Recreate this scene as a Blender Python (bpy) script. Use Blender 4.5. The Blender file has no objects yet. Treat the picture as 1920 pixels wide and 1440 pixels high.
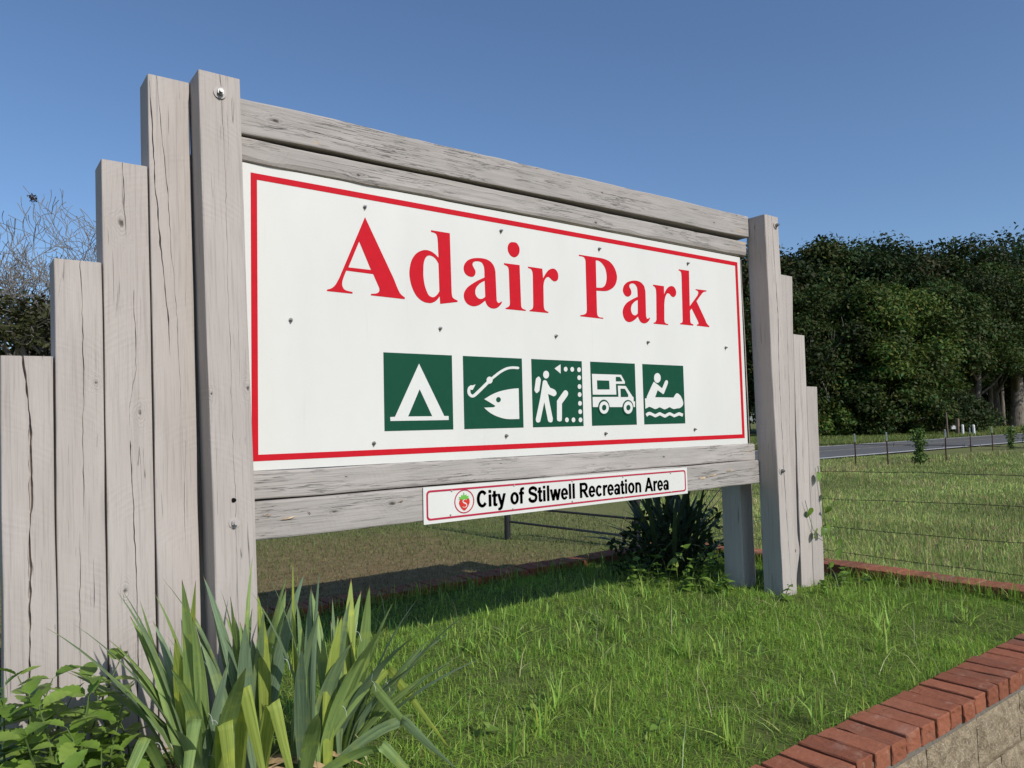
import bpy, bmesh, math, random
import numpy as np
from mathutils import Vector, Matrix
sc = bpy.context.scene
col = sc.collection
R = math.radians
rng = np.random.default_rng(11)
random.seed(11)

# ------------------------------------------------------------------ camera, sky, sun, exposure
cam_d = bpy.data.cameras.new('camera')
cam_d.sensor_width = 36.0; cam_d.lens = 36.0 * 1390.0 / 1920.0; cam_d.clip_end = 2000.0; cam_d.clip_start = 0.05
cam = bpy.data.objects.new('camera', cam_d); col.objects.link(cam)
CAM = Vector((-0.9129, -2.8582, 1.1172))
rt = Vector((0.79811, -0.60200, -0.02473)); dn = Vector((0.014968, 0.060849, -0.998035)); fw = Vector((0.602324, 0.796173, 0.057575))
cam.matrix_world = Matrix(((rt.x, -dn.x, -fw.x, CAM.x), (rt.y, -dn.y, -fw.y, CAM.y), (rt.z, -dn.z, -fw.z, CAM.z), (0, 0, 0, 1)))
sc.camera = cam
SUN = Vector((0.10, -1.25, 1.0)).normalized()          # towards the sun
w = bpy.data.worlds.new('World'); sc.world = w; w.use_nodes = True
nt = w.node_tree; bg = nt.nodes['Background']
sky = nt.nodes.new('ShaderNodeTexSky'); sky.sky_type = 'NISHITA'; sky.sun_disc = False
sky.sun_elevation = math.asin(SUN.z); sky.sun_rotation = math.atan2(SUN.x, SUN.y)
sky.altitude = 0; sky.air_density = 1.0; sky.dust_density = 1.0; sky.ozone_density = 6.0
nt.links.new(sky.outputs[0], bg.inputs[0]); bg.inputs[1].default_value = 0.15
sun_d = bpy.data.lights.new('sun', 'SUN'); sun_d.energy = 4.4; sun_d.angle = R(0.53); sun_d.color = (1.0, 0.955, 0.89)
sun = bpy.data.objects.new('sun', sun_d); col.objects.link(sun); sun.location = (0, -20, 20)
sun.rotation_euler = SUN.to_track_quat('Z', 'Y').to_euler()
sc.view_settings.view_transform = 'Standard'; sc.view_settings.look = 'None'
sc.view_settings.exposure = -0.2; sc.view_settings.gamma = 1.0; sc.view_settings.use_curve_mapping = False

# ------------------------------------------------------------------ helpers
def tag(o, label=None, cat=None, group=None, kind=None):
    if label: o['label'] = label
    if cat: o['category'] = cat
    if group: o['group'] = group
    if kind: o['kind'] = kind
    return o
def link(name, me, mat=None, parent=None):
    o = bpy.data.objects.new(name, me); col.objects.link(o)
    if mat is not None and me is not None and len(me.materials) == 0: me.materials.append(mat)
    if parent is not None: o.parent = parent
    return o
def empty(name, loc=(0, 0, 0)):
    o = bpy.data.objects.new(name, None); o.location = loc; o.empty_display_size = 0.1; col.objects.link(o); return o
def pmesh(name, V, F, smooth=False):
    me = bpy.data.meshes.new(name); me.from_pydata([tuple(map(float, v)) for v in V], [], [tuple(map(int, f)) for f in F]); me.update()
    if smooth: me.polygons.foreach_set('use_smooth', [True] * len(me.polygons))
    return me
def npmesh(name, V, F, cols=None, smooth=False):
    """V (n,3) floats, F (m,k) ints of one face size, fast; cols (n,3) -> attribute col"""
    me = bpy.data.meshes.new(name); n, m, k = len(V), len(F), F.shape[1]
    me.vertices.add(n); me.vertices.foreach_set('co', np.ascontiguousarray(V, dtype=np.float32).ravel())
    me.loops.add(m * k); me.loops.foreach_set('vertex_index', np.ascontiguousarray(F, dtype=np.int32).ravel())
    me.polygons.add(m); me.polygons.foreach_set('loop_start', np.arange(0, m * k, k, dtype=np.int32))
    me.update(calc_edges=True)
    if smooth: me.polygons.foreach_set('use_smooth', np.ones(m, dtype=bool))
    if cols is not None:
        a = me.attributes.new('col', 'FLOAT_COLOR', 'POINT')
        a.data.foreach_set('color', np.concatenate([cols, np.ones((n, 1))], 1).astype(np.float32).ravel())
    return me
def box_bm(bm, x0, x1, y0, y1, z0, z1):
    r = bmesh.ops.create_cube(bm, size=1.0)
    for v in r['verts']:
        v.co = Vector((x0 + (v.co.x + .5) * (x1 - x0), y0 + (v.co.y + .5) * (y1 - y0), z0 + (v.co.z + .5) * (z1 - z0)))
    return r['verts']
def bm_mesh(name, bm):
    me = bpy.data.meshes.new(name); bm.to_mesh(me); bm.free(); return me
def tube(pts, rad, n=7, cap=True):
    """tapered tube along pts; rad scalar or list -> V, F"""
    P = [Vector(p) for p in pts]; m = len(P)
    rad = [rad] * m if not hasattr(rad, '__len__') else list(rad)
    V, F = [], []
    up = Vector((0.31, 0.17, 0.93)).normalized()
    for i, p in enumerate(P):
        t = (P[min(i + 1, m - 1)] - P[max(i - 1, 0)]).normalized()
        a = t.cross(up)
        if a.length < 1e-3: a = t.cross(Vector((1, 0, 0)))
        a.normalize(); b = t.cross(a)
        for k in range(n):
            q = 2 * math.pi * k / n
            V.append(p + (a * math.cos(q) + b * math.sin(q)) * rad[i])
    for i in range(m - 1):
        for k in range(n):
            F.append((i * n + k, i * n + (k + 1) % n, (i + 1) * n + (k + 1) % n, (i + 1) * n + k))
    if cap: F.append(tuple(range(n))[::-1]); F.append(tuple((m - 1) * n + k for k in range(n)))
    return V, F
def join(parts):
    V, F = [], []
    for v, f in parts:
        o = len(V); V += list(v); F += [tuple(i + o for i in q) for q in f]
    return V, F
_cells = {}
def vnoise(x, y=0.0, seed=0):
    """smooth value noise, arrays ok, about -1..1"""
    x = np.asarray(x, dtype=float); y = np.asarray(y, dtype=float) + np.zeros_like(x)
    tab = _cells.setdefault(seed, np.random.default_rng(seed + 77).uniform(-1, 1, (64, 64)))
    xi = np.floor(x).astype(int); yi = np.floor(y).astype(int); fx = x - xi; fy = y - yi
    fx = fx * fx * (3 - 2 * fx); fy = fy * fy * (3 - 2 * fy)
    g = lambda a, b: tab[a % 64, b % 64]
    return (g(xi, yi) * (1 - fx) + g(xi + 1, yi) * fx) * (1 - fy) + (g(xi, yi + 1) * (1 - fx) + g(xi + 1, yi + 1) * fx) * fy

# ------------------------------------------------------------------ materials
class NT:
    def __init__(s, name):
        s.m = bpy.data.materials.new(name); s.m.use_nodes = True; s.t = s.m.node_tree
        s.b = s.t.nodes['Principled BSDF']; s.out = s.t.nodes['Material Output']
    def n(s, typ, **kw):
        nd = s.t.nodes.new('ShaderNode' + typ)
        for k, v in kw.items():
            if hasattr(nd, k): setattr(nd, k, v)
            else: nd.inputs[k.replace('_', ' ')].default_value = v
        return nd
    def l(s, a, b): s.t.links.new(a, b)
    def math(s, op, a, b=None, clamp=False):
        nd = s.t.nodes.new('ShaderNodeMath'); nd.operation = op; nd.use_clamp = clamp
        for i, v in enumerate((a, b)):
            if v is None: continue
            if isinstance(v, (int, float)): nd.inputs[i].default_value = v
            else: s.l(v, nd.inputs[i])
        return nd.outputs[0]
    def mapr(s, v, a, b, c=0.0, d=1.0):
        nd = s.t.nodes.new('ShaderNodeMapRange'); s.l(v, nd.inputs[0])
        for i, q in enumerate((a, b, c, d)): nd.inputs[i + 1].default_value = q
        return nd.outputs[0]
    def mix(s, f, a, b):
        nd = s.t.nodes.new('ShaderNodeMix'); nd.data_type = 'RGBA'
        if isinstance(f, (int, float)): nd.inputs[0].default_value = f
        else: s.l(f, nd.inputs[0])
        for i, v in ((6, a), (7, b)):
            if isinstance(v, tuple): nd.inputs[i].default_value = v if len(v) == 4 else v + (1,)
            else: s.l(v, nd.inputs[i])
        return nd.outputs[2]
    def noise(s, vec=None, scale=5.0, detail=4.0, rough=0.55, dist=0.0):
        nd = s.t.nodes.new('ShaderNodeTexNoise')
        nd.inputs['Scale'].default_value = scale; nd.inputs['Detail'].default_value = detail
        nd.inputs['Roughness'].default_value = rough; nd.inputs['Distortion'].default_value = dist
        if vec is not None: s.l(vec, nd.inputs['Vector'])
        return nd.outputs[0]
    def scaled(s, vec, sx, sy, sz):
        nd = s.t.nodes.new('ShaderNodeMapping'); nd.inputs['Scale'].default_value = (sx, sy, sz); s.l(vec, nd.inputs[0]); return nd.outputs[0]
    def bump(s, h, dist, strength=1.0, prev=None):
        nd = s.t.nodes.new('ShaderNodeBump'); nd.inputs['Distance'].default_value = dist; nd.inputs['Strength'].default_value = strength
        s.l(h, nd.inputs['Height'])
        if prev is not None: s.l(prev, nd.inputs['Normal'])
        return nd.outputs[0]
    def pos(s): return s.t.nodes.new('ShaderNodeNewGeometry').outputs['Position']
    def attr(s, name):
        nd = s.t.nodes.new('ShaderNodeAttribute'); nd.attribute_name = name; return nd
    def base(s, c):
        if isinstance(c, tuple): s.b.inputs['Base Color'].default_value = c if len(c) == 4 else c + (1,)
        else: s.l(c, s.b.inputs['Base Color'])
        return s
    def rough(s, v, spec=None):
        if isinstance(v, (int, float)): s.b.inputs['Roughness'].default_value = v
        else: s.l(v, s.b.inputs['Roughness'])
        if spec is not None: s.b.inputs['Specular IOR Level'].default_value = spec
        return s
    def normal(s, n): s.l(n, s.b.inputs['Normal']); return s
M = {}
def simple(name, c, rough=0.6, spec=0.5, metal=0.0, var=0.08, nscale=30):
    s = NT(name); n = s.noise(s.pos(), nscale, 4)
    d = tuple(x * (1 - var) for x in c); e = tuple(min(1, x * (1 + var)) for x in c)
    s.base(s.mix(s.mapr(n, .3, .7), d, e)).rough(rough, spec); s.b.inputs['Metallic'].default_value = metal
    M[name] = s.m; return s
def wood_mat(name, c0, c1, wear=0.0, rugged=0.0):
    s = NT(name); wc = s.attr('wc').outputs['Vector']; kn = s.attr('kn').outputs['Fac']
    low = s.noise(s.scaled(wc, 9, 2.2, 9), 1.0, 3)
    gr = s.noise(s.scaled(wc, 120, 2.4, 120), 1.0, 5, .6)
    fine = s.noise(s.scaled(wc, 420, 7, 420), 1.0, 3, .6)
    # hairline checks: thin contours of a stretched noise, broken up by a second one
    ck = s.math('ABSOLUTE', s.math('SUBTRACT', s.noise(s.scaled(wc, 38, .8, 38), 1.0, 2, .5), .5))
    brk = s.mapr(s.noise(s.scaled(wc, 20, 4, 20), 1.0, 2), .58, .70)
    chk = s.math('MULTIPLY', s.mapr(ck, 0.0, .008, 1, 0), brk, True)
    if rugged:
        c2 = s.math('ABSOLUTE', s.math('SUBTRACT', s.noise(s.scaled(wc, 75, 2.6, 75), 1.0, 3, .6, .3), .5))
        b2 = s.mapr(s.noise(s.scaled(wc, 14, 3, 14), 1.0, 3), .47, .62)
        chk = s.math('MAXIMUM', chk, s.math('MULTIPLY', s.math('MULTIPLY', s.mapr(c2, 0.0, .014, 1, 0), b2, True), rugged))
    sep = s.t.nodes.new('ShaderNodeSeparateXYZ'); s.l(wc, sep.inputs[0])
    par = s.math('MULTIPLY', s.math('MULTIPLY', s.math('SUBTRACT', sep.outputs[0], s.attr('uo').outputs['Fac']), s.math('SUBTRACT', sep.outputs[0], s.attr('uo').outputs['Fac'])), 2.2)
    arc = s.math('ADD', s.math('ADD', sep.outputs[1], par), s.math('MULTIPLY', low, .03))
    saw = s.math('MULTIPLY', s.math('SINE', s.math('MULTIPLY', s.math('ADD', arc, s.math('MULTIPLY', s.noise(s.scaled(wc, .1, 25, .1), 1.0, 2), .03)), 260.0)), s.mapr(s.noise(s.scaled(wc, 4, 6, 4), 1.0, 3), .45, .65))
    ring = s.math('MULTIPLY', s.math('SINE', s.math('MULTIPLY', kn, 900.0)), s.mapr(kn, .004, .04, 1, 0))
    c = s.mix(s.mapr(low, .3, .72), c0, c1)
    dk = tuple(x * .66 for x in c0)
    c = s.mix(s.math('MULTIPLY', s.mapr(gr, .53, .72), .62), c, dk)
    c = s.mix(s.math('MULTIPLY', s.mapr(fine, .52, .75), .45), c, dk)
    c = s.mix(s.math('MULTIPLY', chk, .75), c, (.07, .06, .052))
    c = s.mix(s.math('MULTIPLY', s.mapr(saw, .78, .95), .13), c, dk)
    c = s.mix(s.math('MULTIPLY', s.mapr(ring, .3, 1), .22), c, dk)
    c = s.mix(s.mapr(kn, .0025, .006, .9, 0), c, (.05, .04, .03))
    if wear:
        wn = s.noise(s.scaled(wc, 22, 3.0, 22), 1.0, 4, .6, .4)
        c = s.mix(s.math('MULTIPLY', s.mapr(wn, .70, .725), wear), c, s.mix(fine, (.40, .30, .20), (.55, .45, .33)))
    oi = s.t.nodes.new('ShaderNodeObjectInfo'); hv = s.t.nodes.new('ShaderNodeHueSaturation'); s.l(s.mapr(oi.outputs['Random'], 0, 1, .90, 1.06), hv.inputs['Value']); s.l(c, hv.inputs['Color']); c = hv.outputs[0]
    s.base(c).rough(.75, .25)
    b = s.bump(saw, .00035, .5)
    b = s.bump(gr, .0022, .8, b); b = s.bump(fine, .0006, .6, b); b = s.bump(s.math('SUBTRACT', 1.0, chk), .003, 1.0, b); b = s.bump(ring, .0008, .5, b)
    s.normal(b); M[name] = s.m
wood_mat('grey_paint', (.405, .36, .325), (.46, .413, .375))
wood_mat('grey_paint_beam', (.345, .318, .29), (.43, .395, .365), .9, .8)
def foliage_mat(name, trans=.35, rough=.5, spec=.35, attr='col', tint=(1, 1, 1)):
    s = NT(name); c = s.attr(attr).outputs['Color']
    s.base(c).rough(rough, spec)
    tr = s.t.nodes.new('ShaderNodeBsdfTranslucent'); s.l(s.mix(.0, c, c), tr.inputs[0])
    mx = s.t.nodes.new('ShaderNodeMixShader'); mx.inputs[0].default_value = trans
    s.l(s.b.outputs[0], mx.inputs[1]); s.l(tr.outputs[0], mx.inputs[2]); s.l(mx.outputs[0], s.out.inputs[0]); M[name] = s.m
foliage_mat('grass', .35, .55, .3)
foliage_mat('tree_leaves', .25, .6, .2)
foliage_mat('leaf', .3, .42, .45)
s = NT('bark'); n = s.noise(s.scaled(s.pos(), 9, 9, 1.6), 1.0, 5, .6)
s.base(s.mix(s.mapr(n, .3, .7), (.07, .058, .045), (.24, .21, .175))).rough(.9, .2).normal(s.bump(n, .03, .8)); M['bark'] = s.m
s = NT('dead_bark'); n = s.noise(s.pos(), 6, 4); s.base(s.mix(n, (.13, .115, .10), (.27, .25, .22))).rough(.9, .2); M['dead_bark'] = s.m
# sign sheet: white painted aluminium with a little dirt
s = NT('sign_white'); p = s.pos(); n = s.noise(s.scaled(p, 1, 1, .5), 3.0, 4); sp = s.noise(p, 160, 2)
c = s.mix(s.mapr(n, .35, .75), (.645, .64, .60), (.60, .596, .555)); c = s.mix(s.math('MULTIPLY', s.mapr(sp, .66, .74), .30), c, (.35, .34, .3))
rs = s.noise(s.scaled(p, 40, 40, 1.4), 1.0, 3); c = s.mix(s.math('MULTIPLY', s.mapr(rs, .64, .8), .2), c, (.35, .34, .3))
s.base(c).rough(.5, .3); M['sign_white'] = s.m
simple('sign_red', (.50, .010, .020), .65, .10, var=.05); simple('sign_green', (.008, .064, .036), .65, .10, var=.06); simple('sticker_white', (.64, .638, .60), .45, .4, var=.02)
simple('plate_red', (.40, .015, .05), .45, .4); simple('black_print', (.012, .012, .014), .5, .3)
simple('fruit_red', (.55, .03, .02), .5, .3, var=.25, nscale=160); simple('fruit_green', (.14, .42, .06), .5, .3)
simple('zinc', (.27, .265, .25), .42, .5, 1.0); simple('painted_washer', (.42, .385, .36), .6, .3); simple('hole_shade', (.006, .005, .005), .9, .1); simple('rust_steel', (.16, .075, .05), .75, .3, var=.3); simple('wire', (.05, .042, .037), .6, .4, .6)
simple('gate_black', (.018, .018, .02), .5, .4); simple('white_paint', (.66, .66, .63), .5, .4); simple('weathered_post', (.16, .12, .09), .9, .2, var=.3)
simple('dry_stem', (.36, .25, .13), .8, .2, var=.3); simple('splinter', (.52, .39, .25), .8, .2, var=.3); simple('nest', (.08, .05, .035), .95, .1, var=.3)
# bricks: colour varies from brick to brick
s = NT('brick'); oi = s.t.nodes.new('ShaderNodeObjectInfo'); p = s.pos(); n = s.noise(p, 45, 5, .65); m_ = s.noise(p, 6, 4)
c = s.mix(oi.outputs['Random'], (.20, .070, .038), (.30, .108, .058)); c = s.mix(s.math('MULTIPLY', s.mapr(n, .5, .75), .5), c, (.15, .048, .036))
c = s.mix(s.math('MULTIPLY', s.mapr(m_, .60, .78), .45), c, (.40, .27, .21)); fl = s.noise(p, 300, 2); c = s.mix(s.math('MULTIPLY', s.mapr(fl, .66, .74), .7), c, (.08, .035, .03))
eg = s.mapr(s.noise(p, 18, 5, .7), .57, .68); c = s.mix(s.math('MULTIPLY', eg, .4), c, (.38, .25, .18)); dt = s.mapr(s.noise(p, 3.2, 5, .7), .5, .68); c = s.mix(s.math('MULTIPLY', dt, .5), c, (.13, .085, .06)); s.base(c).rough(.9, .2); b = s.bump(n, .006, .8); s.normal(s.bump(fl, .0015, .7, b)); M['brick'] = s.m
s = NT('mortar'); p = s.pos(); n = s.noise(p, 70, 4); s.base(s.mix(n, (.07, .06, .048), (.24, .215, .18))).rough(.95, .15).normal(s.bump(n, .004)); M['mortar'] = s.m
s = NT('split_block'); p = s.pos(); n = s.noise(p, 26, 6, .7); f = s.noise(p, 120, 3, .7); v = s.t.nodes.new('ShaderNodeTexVoronoi'); v.inputs['Scale'].default_value = 90; s.l(p, v.inputs[0])
c = s.mix(s.mapr(n, .3, .7), (.19, .148, .092), (.48, .39, .262)); c = s.mix(s.math('MULTIPLY', s.mapr(f, .56, .66), .75), c, (.60, .53, .41)); c = s.mix(s.math('MULTIPLY', s.mapr(v.outputs['Distance'], .0, .35, 1, 0), .55), c, (.10, .08, .055))
s.base(c).rough(.93, .18); b = s.bump(n, .022, 1.0); s.normal(s.bump(f, .009, 1.0, b)); M['split_block'] = s.m
s = NT('soil'); p = s.pos(); n = s.noise(p, 14, 6); s.base(s.mix(s.mapr(n, .35, .7), (.06, .07, .024), (.115, .145, .042))).rough(1, .05).normal(s.bump(n, .02)); M['soil'] = s.m
# ground: mown turf, browner behind the sign
s = NT('ground'); p = s.pos(); n1 = s.noise(p, .55, 5); n2 = s.noise(p, 9, 5, .65)
sep = s.t.nodes.new('ShaderNodeSeparateXYZ'); s.l(p, sep.inputs[0])
far = s.mapr(sep.outputs[1], 4.2, 8.5); bx = s.mapr(sep.outputs[0], 3.2, 5.0); br = s.math('SUBTRACT', 1.0, s.math('MAXIMUM', far, bx), True)
br = s.mapr(s.math('ADD', br, s.math('MULTIPLY', s.math('SUBTRACT', n1, .5), .8)), .35, .85)
g = s.mix(s.mapr(n1, .35, .65), (.11, .14, .045), (.16, .17, .065)); g = s.mix(s.mapr(n2, .45, .7), g, (.17, .145, .075))
bn = s.mix(s.mapr(n2, .35, .65), (.14, .105, .052), (.21, .165, .085)); s.base(s.mix(br, g, bn)).rough(1, .05).normal(s.bump(n2, .02)); M['ground'] = s.m
s = NT('asphalt'); p = s.pos(); n = s.noise(p, 40, 4); n2 = s.noise(s.scaled(p, .06, .9, 1), 1.0, 4)
s.base(s.mix(s.mapr(n2, .3, .7), s.mix(n, (.072, .071, .068), (.105, .103, .098)), s.mix(n, (.105, .103, .098), (.145, .142, .135)))).rough(.85, .3); M['asphalt'] = s.m
s = NT('road_paint'); n = s.noise(s.pos(), 5, 5); s.base(s.mix(s.mapr(n, .55, .7), (.66, .65, .60), (.25, .25, .24))).rough(.8, .2); M['road_paint'] = s.m
s = NT('road_yellow'); n = s.noise(s.pos(), 5, 5); s.base(s.mix(s.mapr(n, .45, .65), (.35, .30, .20), (.14, .135, .12))).rough(.8, .2); M['road_yellow'] = s.m

# outlines of the print on the panel: x,z in tenths of a millimetre, third number 1 = corner
LETTERS = [
 ('A', ['4835,20270,1 6174,17728,1 6339,17350,0 6487,17106,0 6697,16969,1 6688,16892,1 5057,16918,1 5066,16983,1 5322,17026,0 5445,17114,0 5462,17251,0 5384,17429,1 5181,17847,1 3945,17865,1 3805,17522,0 3758,17337,0 3773,17175,0 3893,17039,0 4218,16986,1 4210,16913,1 3081,16922,1 3088,16981,1 3292,17064,0 3464,17227,0 3640,17537,1', '4549,19181,1 5081,18015,1 4045,18014,1']),
 ('d', ['8100,20170,1 9103,20167,1 9139,17396,1 9169,17218,0 9251,17134,0 9454,17061,1 9452,16995,1 8512,16829,1 8491,17177,1 8330,16985,0 8123,16861,0 7919,16820,0 7599,16871,0 7285,17089,0 7057,17487,0 6949,17963,0 6976,18350,0 7101,18731,0 7364,19043,0 7727,19212,0 8051,19199,0 8294,19086,0 8468,18946,1 8450,19626,1 8427,19875,0 8376,20012,0 8274,20069,0 8098,20088,1', '8462,18676,1 8484,17408,1 8377,17256,0 8210,17124,0 8047,17110,0 7887,17212,0 7733,17551,0 7661,17967,0 7661,18320,0 7695,18642,0 7801,18884,0 7965,18993,0 8168,18964,0 8330,18858,0']),
 ('a', ['11009,18300,1 11003,18712,0 10954,18883,0 10852,19003,0 10677,19036,0 10501,19016,0 10378,18949,0 10333,18842,0 10389,18717,0 10473,18595,0 10494,18481,0 10449,18359,0 10360,18277,0 10238,18250,0 10067,18276,0 9898,18388,0 9828,18583,0 9874,18790,0 10051,18998,0 10330,19133,0 10716,19202,0 11105,19195,0 11389,19095,0 11581,18894,0 11657,18635,1 11690,17272,1 11714,17200,0 11785,17146,0 11876,17163,0 11962,17229,1 12012,17194,1 11909,17052,0 11723,16904,0 11504,16843,0 11290,16870,0 11115,16989,0 11014,17192,1 10834,17054,0 10585,16917,0 10306,16861,0 10032,16931,0 9866,17090,0 9803,17314,0 9859,17520,0 10018,17722,0 10264,17905,0 10617,18114,0', '11012,18139,1 11026,17377,1 10911,17294,0 10751,17243,0 10595,17282,0 10476,17417,0 10453,17574,0 10520,17770,0 10682,17946,0 10861,18065,0']),
 ('i', ['12729,20231,0 12974,20224,0 13122,20075,0 13166,19897,0 13109,19676,0 12952,19535,0 12800,19486,0 12613,19539,0 12469,19703,0 12430,19895,0 12480,20068,0 12596,20190,0', '12180,19126,1 13141,19135,1 13173,17153,1 13196,17033,0 13289,16965,0 13460,16926,1 13459,16877,1 12223,16877,1 12210,16927,1 12386,17000,0 12471,17097,0 12487,17248,1 12470,18752,1 12451,18886,0 12391,18984,0 12178,19057,1']),
 ('r', ['13675,19119,1 14593,19115,1 14627,18625,1 14805,18878,0 15014,19089,0 15262,19195,0 15466,19169,0 15605,19026,0 15647,18840,0 15591,18644,0 15423,18548,0 15240,18577,0 15081,18687,0 14961,18731,0 14817,18660,0 14690,18475,0 14634,18235,1 14620,17269,1 14642,17099,0 14718,16996,0 14917,16933,1 14907,16879,1 13702,16880,1 13696,16929,1 13849,16992,0 13923,17090,0 13944,17245,1 13964,18665,1 13944,18880,0 13858,19009,0 13673,19051,1']),
 ('P', ['17122,20141,1 18387,20147,1 18906,20136,0 19370,20028,0 19713,19744,0 19886,19353,0 19859,19027,0 19697,18731,0 19390,18509,0 19003,18376,0 18309,18333,1 18305,17171,1 18338,17006,0 18476,16911,0 18753,16909,1 18738,16844,1 17089,16867,1 17091,16925,1 17353,16977,0 17523,17072,0 17575,17262,1 17582,19570,1 17582,19863,0 17505,20021,0 17368,20067,0 17119,20070,1', '18334,19984,1 18316,18502,1 18720,18540,0 18958,18682,0 19088,18971,0 19103,19314,0 19001,19644,0 18778,19874,0 18552,19975,0']),
 ('a', ['21490,18286,1 21468,18724,0 21382,18892,0 21231,18988,0 21045,18992,0 20874,18909,0 20849,18776,0 20947,18632,0 20989,18483,0 20920,18324,0 20730,18220,0 20517,18245,0 20372,18384,0 20320,18574,0 20455,18847,0 20771,19061,0 21271,19177,0 21709,19145,0 22017,18953,0 22129,18652,1 22112,17319,1 22119,17209,0 22178,17102,0 22274,17095,0 22374,17169,1 22435,17120,1 22298,16955,0 22101,16840,0 21876,16803,0 21658,16868,0 21527,17013,0 21453,17162,1 21227,16993,0 20972,16854,0 20692,16796,0 20452,16875,0 20298,17081,0 20249,17314,0 20321,17557,0 20559,17836,0 20969,18066,0', '21481,18100,1 21450,17350,1 21333,17250,0 21187,17209,0 21023,17262,0 20925,17408,0 20916,17603,0 21018,17808,0 21245,17992,0']),
 ('r', ['22778,19093,1 23708,19092,1 23695,18604,1 23877,18880,0 24124,19086,0 24400,19167,0 24635,19088,0 24760,18869,0 24714,18657,0 24535,18527,0 24332,18555,0 24170,18678,0 24002,18700,0 23840,18558,0 23732,18298,0 23683,18022,1 23636,17157,1 23661,17000,0 23751,16924,0 23957,16892,1 23947,16833,1 22712,16839,1 22715,16893,1 22880,16949,0 22973,17089,1 23028,18509,1 23012,18823,0 22921,18972,0 22774,19026,1']),
 ('k', ['25066,20230,1 25995,20242,1 25940,18095,1 26685,18793,1 26782,18958,0 26753,19074,0 26546,19126,1 26549,19183,1 27568,19196,1 27550,19132,1 27302,19076,0 27071,18912,0 26585,18453,1 27343,17362,1 27478,17156,0 27707,17003,1 27688,16945,1 26531,16963,1 26535,17024,1 26683,17081,0 26675,17199,1 26110,17972,1 25945,17819,1 25938,17220,1 25987,17083,0 26211,17018,1 26192,16946,1 25011,16951,1 25000,17005,1 25176,17054,0 25253,17174,1 25300,19827,1 25277,20034,0 25199,20133,0 25062,20165,1']),
]
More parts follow.
